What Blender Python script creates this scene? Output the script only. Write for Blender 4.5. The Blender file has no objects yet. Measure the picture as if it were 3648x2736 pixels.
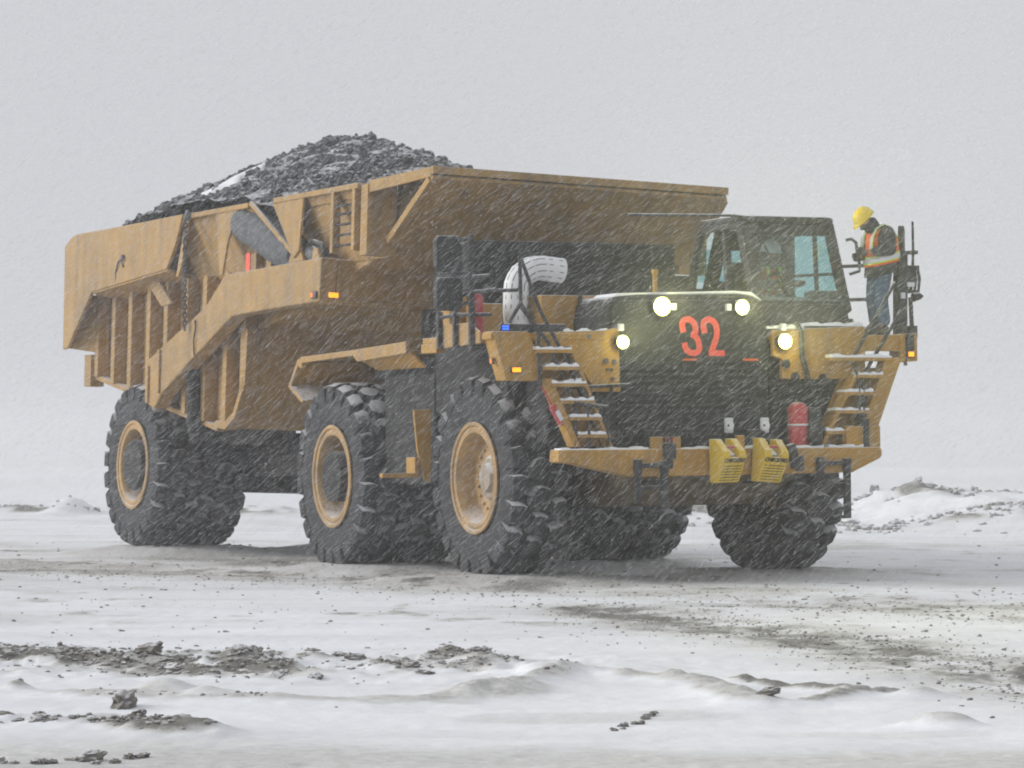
import bpy, bmesh, math, random
import numpy as np
from mathutils import Vector, Matrix, noise as mnoise

random.seed(7)
rng = np.random.default_rng(11)
R = math.radians
scene = bpy.context.scene
col = scene.collection

# ------------------------------------------------------------------ camera, sky, sun, exposure
cam_d = bpy.data.cameras.new('camera')
cam_d.sensor_width = 36.0
cam_d.lens = 113.9
cam_d.clip_start = 0.5
cam_d.clip_end = 4000.0
cam = bpy.data.objects.new('camera', cam_d)
col.objects.link(cam)
cam.location = (0, 0, 1.6)
cam.rotation_euler = (R(91.313), 0, 0)
scene.camera = cam

SUN_EL, SUN_AZ = 20.0, -88.0          # degrees; azimuth from +Y towards +X: light comes from camera left
world = bpy.data.worlds.new("World")
scene.world = world
world.use_nodes = True
wn = world.node_tree
wn.nodes.clear()
sky = wn.nodes.new('ShaderNodeTexSky')
sky.sky_type = 'NISHITA'
sky.sun_disc = False
sky.sun_elevation = R(SUN_EL)
sky.sun_rotation = R(SUN_AZ)
sky.dust_density = 6.0
# a closed snow cloud: nearly all colour and direction is washed out of the clear sky
hs = wn.nodes.new('ShaderNodeHueSaturation')
hs.inputs['Saturation'].default_value = 0.12
mx = wn.nodes.new('ShaderNodeMix')
mx.data_type = 'RGBA'
mx.inputs[0].default_value = 0.94
mx.inputs[7].default_value = (4.0, 4.10, 4.32, 1)
bg = wn.nodes.new('ShaderNodeBackground')
bg.inputs['Strength'].default_value = 0.1
wo = wn.nodes.new('ShaderNodeOutputWorld')
wn.links.new(sky.outputs[0], hs.inputs['Color'])
wn.links.new(hs.outputs[0], mx.inputs[6])
wn.links.new(mx.outputs[2], bg.inputs['Color'])
wn.links.new(bg.outputs[0], wo.inputs['Surface'])

sun_d = bpy.data.lights.new('sun', 'SUN')
sun_d.energy = 1.5
sun_d.angle = R(40)
sun_d.color = (1.0, 0.98, 0.95)
sun = bpy.data.objects.new('sun', sun_d)
col.objects.link(sun)
_sd = Vector((math.sin(R(SUN_AZ)) * math.cos(R(SUN_EL)), math.cos(R(SUN_AZ)) * math.cos(R(SUN_EL)), math.sin(R(SUN_EL))))
sun.rotation_euler = _sd.to_track_quat('Z', 'Y').to_euler()
sun.location = (-30, 20, 40)

vs = scene.view_settings
vs.view_transform = 'Standard'
vs.look = 'None'
vs.exposure = 0.68
vs.gamma = 1.0
vs.use_curve_mapping = False
scene.render.engine = 'CYCLES'
scene.cycles.max_bounces = 6
scene.cycles.diffuse_bounces = 3
scene.cycles.glossy_bounces = 2
scene.cycles.transparent_max_bounces = 12
scene.cycles.volume_bounces = 3
scene.cycles.use_denoising = True
scene.cycles.filter_width = 2.0

# ------------------------------------------------------------------ materials
def mat(name, c, rough=0.6, snow=0.0, frost=0.0, var=0.15, metal=0.0, scale=1.6, line=0.62, emit=0.0, bump=0.0, grime=0.0):
    """paint / rubber / metal with uneven colour, wind-packed frost and snow lying on what faces up"""
    m = bpy.data.materials.new(name)
    m.use_nodes = True
    nt = m.node_tree
    b = nt.nodes['Principled BSDF']
    b.inputs['Roughness'].default_value = rough
    b.inputs['Metallic'].default_value = metal
    b.inputs['Specular IOR Level'].default_value = 0.3
    geo = nt.nodes.new('ShaderNodeNewGeometry')
    n1 = nt.nodes.new('ShaderNodeTexNoise')
    n1.inputs['Scale'].default_value = scale
    n1.inputs['Detail'].default_value = 6
    n1.inputs['Roughness'].default_value = 0.65
    nt.links.new(geo.outputs['Position'], n1.inputs['Vector'])
    mr = nt.nodes.new('ShaderNodeMapRange')
    mr.inputs[1].default_value = 0.3
    mr.inputs[2].default_value = 0.7
    mr.inputs[3].default_value = 1.0 - var
    mr.inputs[4].default_value = 1.0 + var
    nt.links.new(n1.outputs[0], mr.inputs[0])
    mul = nt.nodes.new('ShaderNodeMix')
    mul.data_type = 'RGBA'
    mul.blend_type = 'MULTIPLY'
    mul.inputs[0].default_value = 1.0
    mul.inputs[6].default_value = (*c, 1)
    nt.links.new(mr.outputs[0], mul.inputs[7])
    out = mul.outputs[2]
    if grime > 0:                       # road mud and run-off stains: blotches and vertical runs
        g1 = nt.nodes.new('ShaderNodeTexNoise')
        g1.inputs['Scale'].default_value = 0.9
        g1.inputs['Detail'].default_value = 8
        g1.inputs['Roughness'].default_value = 0.72
        nt.links.new(geo.outputs['Position'], g1.inputs['Vector'])
        mp = nt.nodes.new('ShaderNodeMapping')
        mp.inputs['Scale'].default_value = (5.0, 5.0, 0.35)
        nt.links.new(geo.outputs['Position'], mp.inputs['Vector'])
        g2 = nt.nodes.new('ShaderNodeTexNoise')
        g2.inputs['Scale'].default_value = 1.0
        g2.inputs['Detail'].default_value = 6
        nt.links.new(mp.outputs[0], g2.inputs['Vector'])
        gm = nt.nodes.new('ShaderNodeMath')
        gm.operation = 'ADD'
        nt.links.new(g1.outputs[0], gm.inputs[0])
        nt.links.new(g2.outputs[0], gm.inputs[1])
        gr = nt.nodes.new('ShaderNodeMapRange')
        gr.inputs[1].default_value = 0.93
        gr.inputs[2].default_value = 1.28
        gr.inputs[3].default_value = 0.0
        gr.inputs[4].default_value = grime
        nt.links.new(gm.outputs[0], gr.inputs[0])
        gx_ = nt.nodes.new('ShaderNodeMix')
        gx_.data_type = 'RGBA'
        gx_.inputs[7].default_value = (0.13, 0.105, 0.075, 1)
        nt.links.new(gr.outputs[0], gx_.inputs[0])
        nt.links.new(out, gx_.inputs[6])
        out = gx_.outputs[2]
    if frost > 0 or snow > 0:
        n2 = nt.nodes.new('ShaderNodeTexNoise')
        n2.inputs['Scale'].default_value = 9.0
        n2.inputs['Detail'].default_value = 5
        n2.inputs['Roughness'].default_value = 0.75
        nt.links.new(geo.outputs['Position'], n2.inputs['Vector'])
        fac = None
        if snow > 0:
            sx = nt.nodes.new('ShaderNodeSeparateXYZ')
            nt.links.new(geo.outputs['Normal'], sx.inputs[0])
            ad = nt.nodes.new('ShaderNodeMath')
            ad.operation = 'MULTIPLY_ADD'
            ad.inputs[1].default_value = 0.9
            nt.links.new(n2.outputs[0], ad.inputs[0])
            nt.links.new(sx.outputs['Z'], ad.inputs[2])
            sm = nt.nodes.new('ShaderNodeMapRange')
            sm.inputs[1].default_value = line + 0.45
            sm.inputs[2].default_value = line + 0.75
            sm.inputs[3].default_value = 0.0
            sm.inputs[4].default_value = snow
            nt.links.new(ad.outputs[0], sm.inputs[0])
            fac = sm.outputs[0]
        if frost > 0:
            fr = nt.nodes.new('ShaderNodeMapRange')
            fr.inputs[1].default_value = 0.42
            fr.inputs[2].default_value = 0.8
            fr.inputs[3].default_value = frost * 0.25
            fr.inputs[4].default_value = frost
            nt.links.new(n2.outputs[0], fr.inputs[0])
            if fac is None:
                fac = fr.outputs[0]
            else:
                mxm = nt.nodes.new('ShaderNodeMath')
                mxm.operation = 'MAXIMUM'
                nt.links.new(fac, mxm.inputs[0])
                nt.links.new(fr.outputs[0], mxm.inputs[1])
                fac = mxm.outputs[0]
        ms = nt.nodes.new('ShaderNodeMix')
        ms.data_type = 'RGBA'
        ms.inputs[7].default_value = (0.78, 0.79, 0.82, 1)
        nt.links.new(fac, ms.inputs[0])
        nt.links.new(out, ms.inputs[6])
        out = ms.outputs[2]
    nt.links.new(out, b.inputs['Base Color'])
    if bump > 0:
        bp = nt.nodes.new('ShaderNodeBump')
        bp.inputs['Strength'].default_value = bump
        bp.inputs['Distance'].default_value = 0.05
        nb = nt.nodes.new('ShaderNodeTexNoise')
        nb.inputs['Scale'].default_value = 14
        nb.inputs['Detail'].default_value = 6
        nt.links.new(geo.outputs['Position'], nb.inputs['Vector'])
        nt.links.new(nb.outputs[0], bp.inputs['Height'])
        nt.links.new(bp.outputs[0], b.inputs['Normal'])
    if emit > 0:
        b.inputs['Emission Color'].default_value = (*c, 1)
        b.inputs['Emission Strength'].default_value = emit
    return m

def glass(name, tint, refl=0.1):
    m = bpy.data.materials.new(name)
    m.use_nodes = True
    nt = m.node_tree
    nt.nodes.clear()
    o = nt.nodes.new('ShaderNodeOutputMaterial')
    t = nt.nodes.new('ShaderNodeBsdfTransparent')
    t.inputs[0].default_value = (*tint, 1)
    g = nt.nodes.new('ShaderNodeBsdfGlossy')
    g.inputs['Roughness'].default_value = 0.08
    mi = nt.nodes.new('ShaderNodeMixShader')
    mi.inputs[0].default_value = refl
    nt.links.new(t.outputs[0], mi.inputs[1])
    nt.links.new(g.outputs[0], mi.inputs[2])
    nt.links.new(mi.outputs[0], o.inputs['Surface'])
    return m

M = {}
M['yellow'] = mat('machine_yellow', (0.41, 0.22, 0.026), 0.55, snow=0.85, frost=0.07, var=0.16, grime=0.5)
M['yellow_pale'] = mat('hazed_machine_yellow', (0.37, 0.215, 0.054), 0.65, snow=0.85, frost=0.13, var=0.14, grime=0.55)  # paler base: haze over the trailer put into the colour, plus snow dust
M['black'] = mat('black_paint', (0.022, 0.023, 0.024), 0.55, snow=0.8, frost=0.08, var=0.25)
M['dark'] = mat('dark_underframe', (0.024, 0.024, 0.023), 0.8, snow=0.35, frost=0.05, var=0.3, line=0.75)
M['near_black'] = mat('near_black_steel', (0.02, 0.02, 0.02), 0.85, frost=0.05, var=0.3)  # near-black base for the engine bay and the gap fill
M['shade_brown'] = mat('shade_brown_steel', (0.105, 0.075, 0.036), 0.9, frost=0.06, var=0.4, scale=2.5)  # dark brown carries the shade below the bumper and inside the canopy
M['canvas'] = mat('dark_winter_canvas', (0.022, 0.023, 0.022), 0.85, snow=0.7, frost=0.06, var=0.25)
M['rubber'] = mat('tyre_rubber', (0.022, 0.023, 0.025), 0.85, snow=0.7, frost=0.09, var=0.35, scale=5.0, line=0.42, bump=0.4)
M['boot_rubber'] = mat('ribbed_rubber_boot', (0.075, 0.08, 0.085), 0.9, frost=0.16, var=0.25, scale=3.0)
M['rim'] = mat('wheel_yellow', (0.40, 0.235, 0.066), 0.7, snow=0.6, frost=0.20, var=0.25, scale=3.0, line=0.6, grime=0.6)
M['rim_snow'] = mat('snow_plastered_hub', (0.20, 0.135, 0.06), 0.85, snow=0.7, frost=0.5, var=0.3, scale=4.0, line=0.1)
M['white_metal'] = mat('white_heat_shield', (0.72, 0.73, 0.73), 0.5, var=0.08)
M['red'] = mat('signal_red', (0.42, 0.03, 0.035), 0.5, snow=0.6, frost=0.12, var=0.15)
M['red_print'] = mat('red_numeral_vinyl', (0.90, 0.11, 0.065), 0.6, frost=0.06, var=0.06)
M['orange_print'] = mat('orange_reflector_tape', (0.62, 0.12, 0.03), 0.6, frost=0.06, var=0.1)
M['chock'] = mat('yellow_polymer', (0.62, 0.42, 0.02), 0.5, snow=0.7, frost=0.06, var=0.12)
M['snow'] = mat('packed_snow', (0.80, 0.81, 0.84), 0.9, var=0.05, bump=0.3)
M['letters'] = mat('black_lettering', (0.03, 0.03, 0.03), 0.7, var=0.1)
M['rock'] = mat('dark_ore_rock', (0.040, 0.041, 0.043), 0.9, snow=0.7, frost=0.14, var=0.4, scale=4.0, line=0.72, bump=0.5)
M['clod'] = mat('frozen_mud', (0.19, 0.176, 0.152), 0.95, snow=0.7, frost=0.12, var=0.35, scale=8.0, line=0.68, bump=0.8)
M['boulder'] = mat('hazed_snowy_boulder', (0.22, 0.207, 0.19), 0.95, snow=0.9, frost=0.5, var=0.3, scale=3.0, line=0.5, bump=0.5)  # real snow, plus extra frost that lightens far boulders in place of haze
M['lamp_off'] = mat('clear_lamp_lens', (0.75, 0.75, 0.74), 0.3, var=0.06)
M['amber'] = mat('amber_lamp', (1.0, 0.36, 0.01), 0.4, emit=1.0, var=0.0)
M['amber_dim'] = mat('amber_side_lens', (0.75, 0.22, 0.05), 0.4, emit=0.25, var=0.0)
M['blue'] = mat('blue_lamp', (0.02, 0.12, 1.0), 0.4, emit=1.3, var=0.0)
M['red_lens'] = mat('red_tail_lens', (0.75, 0.08, 0.1), 0.4, emit=0.1, var=0.0)
M['headlight'] = mat('headlight_bulb', (1.0, 1.0, 0.72), 0.3, emit=14.0, var=0.0)
M['lens_glow_ring'] = mat('lens_glow_yellow', (0.95, 1.0, 0.30), 0.3, emit=0.9, var=0.0)  # glow colour for the ring round each headlight
M['jeans'] = mat('blue_denim', (0.060, 0.105, 0.165), 0.9, frost=0.10, var=0.25, scale=12, bump=0.5)
M['jacket'] = mat('black_work_jacket', (0.034, 0.035, 0.037), 0.85, frost=0.08, var=0.25, scale=10, bump=0.4)
M['vest'] = mat('orange_vest', (0.85, 0.13, 0.02), 0.75, frost=0.05, var=0.1, scale=10)
M['lime'] = mat('lime_tape', (0.55, 0.78, 0.05), 0.6, var=0.06)
M['silver'] = mat('silver_reflective_tape', (0.62, 0.63, 0.65), 0.5, var=0.06)
M['hat'] = mat('yellow_hard_hat', (0.75, 0.56, 0.03), 0.35, frost=0.03, var=0.05)
M['white_hat'] = mat('white_hard_hat', (0.78, 0.78, 0.78), 0.35, var=0.04)
M['skin'] = mat('skin', (0.45, 0.24, 0.17), 0.6, var=0.1, scale=12)
M['boot'] = mat('brown_boot', (0.05, 0.038, 0.03), 0.8, snow=0.5, frost=0.1, var=0.2)
M['seat'] = mat('grey_seat_cloth', (0.06, 0.065, 0.07), 0.9, var=0.15)
M['steel'] = mat('chain_steel', (0.06, 0.062, 0.065), 0.6, frost=0.18, var=0.3, scale=10)
M['windscreen'] = glass('windscreen_glass', (0.82, 0.91, 0.91), 0.05)
M['door_glass'] = glass('tinted_door_glass', (0.68, 0.85, 0.86), 0.07)

# ------------------------------------------------------------------ mesh helpers
class MB:
    def __init__(s):
        s.v = []
        s.f = []
    def add(s, verts, faces):
        o = len(s.v)
        s.v += [tuple(p) for p in verts]
        s.f += [tuple(i + o for i in f) for f in faces]
        return s
    def box(s, a, b):
        x0, y0, z0 = a
        x1, y1, z1 = b
        return s.add([(x0, y0, z0), (x1, y0, z0), (x1, y1, z0), (x0, y1, z0), (x0, y0, z1), (x1, y0, z1), (x1, y1, z1), (x0, y1, z1)],
                     [(0, 3, 2, 1), (4, 5, 6, 7), (0, 1, 5, 4), (1, 2, 6, 5), (2, 3, 7, 6), (3, 0, 4, 7)])
    def prism(s, pts, axis, a, b):
        """polygon pts in the plane across axis, extruded from a to b; (Y,Z) for X, (X,Z) for Y, (X,Y) for Z"""
        n = len(pts)
        def P(p, t):
            return (t, p[0], p[1]) if axis == 'X' else ((p[0], t, p[1]) if axis == 'Y' else (p[0], p[1], t))
        s.add([P(p, a) for p in pts] + [P(p, b) for p in pts],
              [tuple(range(n)), tuple(range(2 * n - 1, n - 1, -1))] + [(i, i + n, (i + 1) % n + n, (i + 1) % n) for i in range(n)])
        return s
    def slab(s, quad, t):
        """a flat plate: four or more points, thickened by t along its normal"""
        q = [Vector(p) for p in quad]
        nrm = (q[1] - q[0]).cross(q[-1] - q[0]).normalized() * t
        n = len(q)
        return s.add([p for p in q] + [p + nrm for p in q],
                     [tuple(range(n - 1, -1, -1)), tuple(range(n, 2 * n))] + [(i, (i + 1) % n, (i + 1) % n + n, i + n) for i in range(n)])
    def beam(s, p, q, w, h=None, up=(0, 0, 1)):
        h = h or w
        p, q = Vector(p), Vector(q)
        d = (q - p).normalized()
        u = Vector(up)
        if abs(d.dot(u)) > 0.95:
            u = Vector((1, 0, 0))
        a = d.cross(u).normalized() * (w / 2)
        b = a.cross(d).normalized() * (h / 2)
        return s.add([p - a - b, p + a - b, p + a + b, p - a + b, q - a - b, q + a - b, q + a + b, q - a + b],
                     [(0, 1, 2, 3), (7, 6, 5, 4), (0, 4, 5, 1), (1, 5, 6, 2), (2, 6, 7, 3), (3, 7, 4, 0)])
    def tube(s, path, r, n=8, cap=True):
        P = [Vector(p) for p in path]
        rr = r if isinstance(r, (list, tuple)) else [r] * len(P)
        vs_, fs = [], []
        prev = None
        for i, p in enumerate(P):
            d = (P[min(i + 1, len(P) - 1)] - P[max(i - 1, 0)]).normalized()
            if prev is None:
                u = Vector((0, 0, 1)) if abs(d.z) < 0.9 else Vector((1, 0, 0))
            else:
                u = prev
            a = (u - d * u.dot(d)).normalized()
            prev = a
            b = d.cross(a)
            for k in range(n):
                t = 2 * math.pi * k / n
                vs_.append(p + (a * math.cos(t) + b * math.sin(t)) * rr[i])
        for i in range(len(P) - 1):
            for k in range(n):
                fs.append((i * n + k, i * n + (k + 1) % n, (i + 1) * n + (k + 1) % n, (i + 1) * n + k))
        if cap:
            fs.append(tuple(range(n - 1, -1, -1)))
            fs.append(tuple(range((len(P) - 1) * n, len(P) * n)))
        return s.add(vs_, fs)
    def lathe(s, prof, n=48, c=(0, 0, 0), closed=False):
        """profile of (y, r) turned round the local Y axis"""
        m = len(prof)
        vs_ = []
        for k in range(n):
            t = 2 * math.pi * k / n
            for (y, r) in prof:
                vs_.append((c[0] + r * math.cos(t), c[1] + y, c[2] + r * math.sin(t)))
        fs = []
        for k in range(n):
            k2 = (k + 1) % n
            for i in range(m - (0 if closed else 1)):
                j = (i + 1) % m
                fs.append((k * m + i, k * m + j, k2 * m + j, k2 * m + i))
        return s.add(vs_, fs)
    def disc(s, c, nrm, r, t, n=20):
        c, d = Vector(c), Vector(nrm).normalized()
        return s.tube([c, c + d * t], r, n)

def build(mb, name, m, parent=None, bevel=0.0, smooth=None, label=None):
    me = bpy.data.meshes.new(name)
    me.from_pydata(mb.v, [], mb.f)
    bm = bmesh.new()
    bm.from_mesh(me)
    bmesh.ops.recalc_face_normals(bm, faces=bm.faces)
    bm.to_mesh(me)
    bm.free()
    me.materials.append(m)
    if smooth is not None:
        for p in me.polygons:
            p.use_smooth = True
        me.set_sharp_from_angle(angle=R(smooth))
    o = bpy.data.objects.new(name, me)
    col.objects.link(o)
    if parent is not None:
        o.parent = parent
    if bevel > 0:
        b = o.modifiers.new('edge', 'BEVEL')
        b.width = bevel
        b.segments = 2
        b.limit_method = 'ANGLE'
        b.angle_limit = R(35)
    if label:
        o['label'] = label
    return o

def tag(o, label=None, cat=None, group=None, kind=None):
    if label:
        o['label'] = label
    if cat:
        o['category'] = cat
    if group:
        o['group'] = group
    if kind:
        o['kind'] = kind
    return o

def empty(name, mtx=None, parent=None):
    o = bpy.data.objects.new(name, None)
    o.empty_display_size = 0.2
    col.objects.link(o)
    if parent is not None:
        o.parent = parent
    if mtx is not None:
        o.matrix_basis = mtx
    return o

def copy_tree(o, parent=None):
    c = o.copy()
    col.objects.link(c)
    c.parent = parent
    for ch in list(o.children):
        copy_tree(ch, c)
    return c

def frame(origin, heading, roll):
    """a vehicle's pose: X forward, Y to its left, Z up"""
    h, r = R(heading), R(roll)
    F = Vector((math.sin(h), -math.cos(h), 0))
    L = Vector((math.cos(h) * math.cos(r), math.sin(h) * math.cos(r), -math.sin(r)))
    U = F.cross(L)
    return Matrix(((F.x, L.x, U.x, origin[0]), (F.y, L.y, U.y, origin[1]), (F.z, L.z, U.z, origin[2]), (0, 0, 0, 1)))

# ------------------------------------------------------------------ noise for terrain
def vnoise(x, y, seed=0):
    xi, yi = np.floor(x).astype(np.int64), np.floor(y).astype(np.int64)
    xf, yf = x - xi, y - yi
    def h(a, b):
        n = (a * 374761393 + b * 668265263 + seed * 974634777) & 0x7fffffff
        n = ((n ^ (n >> 13)) * 1274126177) & 0x7fffffff
        n = n ^ (n >> 16)
        return (n & 0xffff) / 65535.0
    u, v = xf * xf * (3 - 2 * xf), yf * yf * (3 - 2 * yf)
    return (h(xi, yi) * (1 - u) + h(xi + 1, yi) * u) * (1 - v) + (h(xi, yi + 1) * (1 - u) + h(xi + 1, yi + 1) * u) * v

def fbm(x, y, seed=0, oct_=4, gain=0.5):
    t, a, s_ = 0.0, 1.0, 0.0
    for i in range(oct_):
        t = t + a * vnoise(x * 2 ** i, y * 2 ** i, seed + i * 17)
        s_ += a
        a *= gain
    return t / s_

def sstep(a, b, x):
    t = np.clip((x - a) / (b - a), 0, 1)
    return t * t * (3 - 2 * t)

def gauss(x, y, cx, cy, sx, sy, rot=0.0):
    c, s_ = math.cos(rot), math.sin(rot)
    dx, dy = x - cx, y - cy
    u, v = (dx * c + dy * s_) / sx, (-dx * s_ + dy * c) / sy
    return np.exp(-(u * u + v * v))

def seg_dist(x, y, pts):
    d = np.full(np.shape(x), 1e9)
    for (ax, ay), (bx, by) in zip(pts[:-1], pts[1:]):
        vx, vy = bx - ax, by - ay
        t = np.clip(((x - ax) * vx + (y - ay) * vy) / (vx * vx + vy * vy), 0, 1)
        d = np.minimum(d, np.hypot((x - ax - t * vx), (y - ay - t * vy)))
    return d

# bands of broken frozen mud, drift crests and gravel on the yard (metres, camera stands at 0,0)
BAND_A = [(-5.5, 26.4), (-4.2, 26.2), (-3.2, 25.5), (-2.2, 25.0), (-1.2, 24.7), (-0.4, 24.6)]
BAND_B = [(-4.2, 20.3), (-3.2, 19.9), (-2.7, 19.8), (-2.2, 19.5), (-1.85, 18.9)]
BAND_D = [(-0.5, 25.6), (-0.2, 25.2), (0.05, 24.4), (0.25, 23.7)]
CRUST = [(-4.0, 22.2), (-2.9, 21.9), (-2.1, 21.5), (-1.3, 21.3), (-0.5, 21.5), (0.0, 22.2)]
RIDGE1 = [(-0.3, 21.9), (0.0, 22.2), (0.34, 23.4), (0.6, 23.7), (1.32, 22.6), (1.57, 20.9)]
RIDGE2 = [(1.57, 23.2), (1.86, 22.6), (2.25, 22.0)]
RIDGE3 = [(1.94, 21.0), (2.33, 21.9), (2.6, 22.2)]
TRACK = [(0.8, 35.0), (1.9, 31.5), (3.0, 27.5), (3.6, 24.5), (4.3, 21.0)]
TRACK2 = [(-8, 47.5), (-3, 43.5), (0, 40.0), (3.0, 37.0), (9.0, 34.0)]
TRACK3 = [(2.5, 36.5), (5.5, 32.5), (9.0, 29.5)]
WHEELS = [(1.71 + 0.4226 * a + 0.9063 * b_, 43.46 - 0.9063 * a + 0.4226 * b_) for a, b_ in ((0, -2.07), (0, 2.07), (-4.57, -1.83), (-4.57, 1.83))]
WHEELS += [(-0.2214 - 8.4 * 0.454 + 0.891 * b_, 47.602 + 8.4 * 0.891 + 0.454 * b_) for b_ in (-1.83, 1.83)]

def ground_fields(x, y):
    h = 0.08 * (fbm(x / 3.2, y / 4.5, 3, 4) - 0.5)
    h = h + 0.035 * (fbm(x / 0.9, y / 0.8, 5, 4) - 0.5)
    near = 1 - sstep(26, 34, y)
    # wind drifts in the foreground: long low tongues
    h = h + near * 0.09 * (fbm(x / 2.0 + y * 0.05, y / 1.5, 21, 3) - 0.45)
    yard = sstep(30, 38, y) * (1 - sstep(58, 66, y))
    h = h * (1 - 0.8 * yard)
    dirt = np.zeros_like(x)
    n1 = fbm(x / 0.30, y / 0.42, 31, 4)
    n2 = fbm(x / 1.1, y / 1.6, 41, 4)
    n3 = fbm(x / 0.14, y / 0.2, 51, 3)
    # beige crust and drift crests with a dirty face
    for pts, w, hh, k in ((CRUST, 0.50, 0.06, 0.38), (RIDGE1, 0.20, 0.10, 0.45), (RIDGE2, 0.13, 0.07, 0.85), (RIDGE3, 0.11, 0.06, 0.6)):
        d = seg_dist(x, y, pts)
        m = np.exp(-(d / w) ** 2)
        h = h + hh * m * (0.6 + 0.9 * (n1 - 0.5)) + 0.03 * m * (n3 - 0.5)
        dirt = np.maximum(dirt, k * sstep(0.25, 0.6, m * (0.6 + 0.9 * (n1 - 0.5) + 0.5 * (n2 - 0.5))))
    for cx, cy, sx, sy, hh, k in ((2.72, 21.7, 0.16, 0.15, 0.11, 0.33), (2.62, 19.4, 0.17, 0.14, 0.10, 0.38), (2.45, 19.5, 0.12, 0.12, 0.06, 0.3), (-3.4, 22.3, 0.10, 0.12, 0.10, 0.5), (-2.35, 22.1, 0.22, 0.16, 0.09, 0.26), (-2.0, 21.7, 0.18, 0.14, 0.08, 0.30), (-2.1, 25.4, 0.18, 0.2, 0.10, 0.15)):
        g = gauss(x, y, cx, cy, sx, sy)
        h = h + hh * g * (0.8 + 0.5 * (n1 - 0.5))
        dirt = np.maximum(dirt, k * sstep(0.25, 0.7, g + 0.4 * (n1 - 0.5)))
    for pts, w, hh, k in ((BAND_A, 1.35, 0.11, 0.85), (BAND_B, 0.34, 0.11, 0.95), (BAND_D, 0.26, 0.10, 0.8)):
        d = seg_dist(x, y, pts)
        tail = 1 - 0.22 * sstep(-2.4, -0.6, x) if pts is BAND_A else 1.0
        m = np.exp(-(d / w) ** 2) * tail
        h = h + hh * m * (0.4 + 1.3 * (n1 - 0.5)) + 0.11 * m * (n3 - 0.5)
        dirt = np.maximum(dirt, k * sstep(0.19, 0.62, m * (0.55 + 1.3 * (n1 - 0.5) + 1.0 * (n2 - 0.5))))
    for pts, w, k in ((TRACK, 0.85, 0.95), (TRACK2, 1.3, 0.32), (TRACK3, 0.7, 0.5)):
        d = seg_dist(x, y, pts)
        m = np.exp(-(d / w) ** 2)
        dirt = dirt + k * m * sstep(0.34, 0.75, 0.5 * n2 + 0.5 * n1 + 0.11)
        h = h - 0.02 * m
    # bare, wind-polished ice close to the camera
    dirt = dirt + 0.32 * (1 - sstep(17.5, 18.7, y + 1.4 * (fbm(x / 2.0, y / 2.0, 61, 3) - 0.5)))
    dirt = dirt + 0.15 * sstep(0.3, 0.6, gauss(x, y, 0.5, 20.2, 1.0, 0.4)) + 0.12 * sstep(0.3, 0.6, gauss(x, y, 2.1, 18.9, 0.8, 0.3))
    # scuffed grey yard, patchy, with streaks running across
    st = 0.6 * fbm(x / 3.2 + y * 0.15, y / 2.2, 71, 4) + 0.4 * fbm(x / 0.8, y / 1.6, 73, 4)
    dirt = dirt + sstep(0.44, 0.74, st) * 0.42 * sstep(27, 37, y) * (1 - 0.7 * sstep(58, 66, y))
    dirt = dirt + 0.55 * sstep(0.60, 0.78, 0.5 * n1 + 0.5 * n2) * sstep(27, 34, y) * (1 - sstep(55, 64, y))
    # packed slush under the machines, snow blown up against the tyres
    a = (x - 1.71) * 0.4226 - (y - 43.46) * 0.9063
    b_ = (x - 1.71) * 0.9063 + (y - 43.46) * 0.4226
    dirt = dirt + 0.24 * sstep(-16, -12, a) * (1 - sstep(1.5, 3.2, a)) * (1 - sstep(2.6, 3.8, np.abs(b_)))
    for k, (wx, wy) in enumerate(WHEELS):
        h = h + (0.10 if k < 4 else 0.15) * np.exp(-(((x - wx) / 1.7) ** 2 + ((y - wy) / 1.8) ** 2) ** 2) * (0.8 + 0.4 * n1)
    # far banks of pushed-up snow and spoil
    rough = fbm(x / 0.9, y / 1.6, 81, 5)
    t1 = (0.10 + 0.55 * sstep(7.5, 11.5, x)) * sstep(66, 72.5, y) * sstep(5.2, 7.2, x) * (1 - 0.75 * sstep(83, 92, y))
    crest = np.interp(x, [6.5, 7.6, 8.5, 9.0, 10.0, 11.0, 12.0, 13.0, 16], [0.08, 0.25, 0.36, 0.42, 0.44, 0.22, 0.05, 0.0, 0.0]) * np.exp(-((y - 80) / 3.5) ** 2)
    far_ = 0.34 * sstep(12.6, 14.6, x) * np.exp(-((y - 96) / 5.0) ** 2)
    gap = 0.42 * sstep(3.0, 4.0, x) * (1 - sstep(5.0, 6.2, x)) * np.exp(-((y - 76) / 3.0) ** 2)
    lft = (0.28 + 0.22 * np.exp(-((x + 12.5) / 0.45) ** 2)) * (1 - sstep(-12.6, -11.6, x)) * np.exp(-((y - 92) / 3.0) ** 2)
    mid = 0.38 * np.exp(-((x + 6.4) / 1.6) ** 2) * np.exp(-((y - 82) / 3.0) ** 2)
    bk = t1 * (0.75 + 0.5 * rough) + (crest + far_ + gap + lft + mid) * (0.55 + 0.9 * rough)
    h = h + bk
    lines = sstep(0.12, 0.4, t1) * np.exp(-((y - 71) / 1.6) ** 2) + sstep(0.15, 0.4, crest) + sstep(0.2, 0.6, far_) + 0.9 * sstep(0.1, 0.3, gap) + 1.3 * sstep(0.08, 0.2, lft) + 1.2 * sstep(0.1, 0.25, mid)
    dirt = dirt + np.clip(lines, 0, 1.3) * sstep(0.46, 0.62, fbm(x / 0.7, y / 1.8, 91, 5)) * 0.75
    dirt = dirt + 0.35 * np.exp(-((y - 80) / 1.2) ** 2) * sstep(0.4, 0.6, n2) * (1 - sstep(-10.2, -9.4, x))
    far = sstep(110, 160, y)
    h = h * (1 - far) - far * 0.3
    return h, np.clip(dirt, 0, 1)

def gz(x, y):
    return float(ground_fields(np.array([float(x)]), np.array([float(y)]))[0][0])

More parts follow.
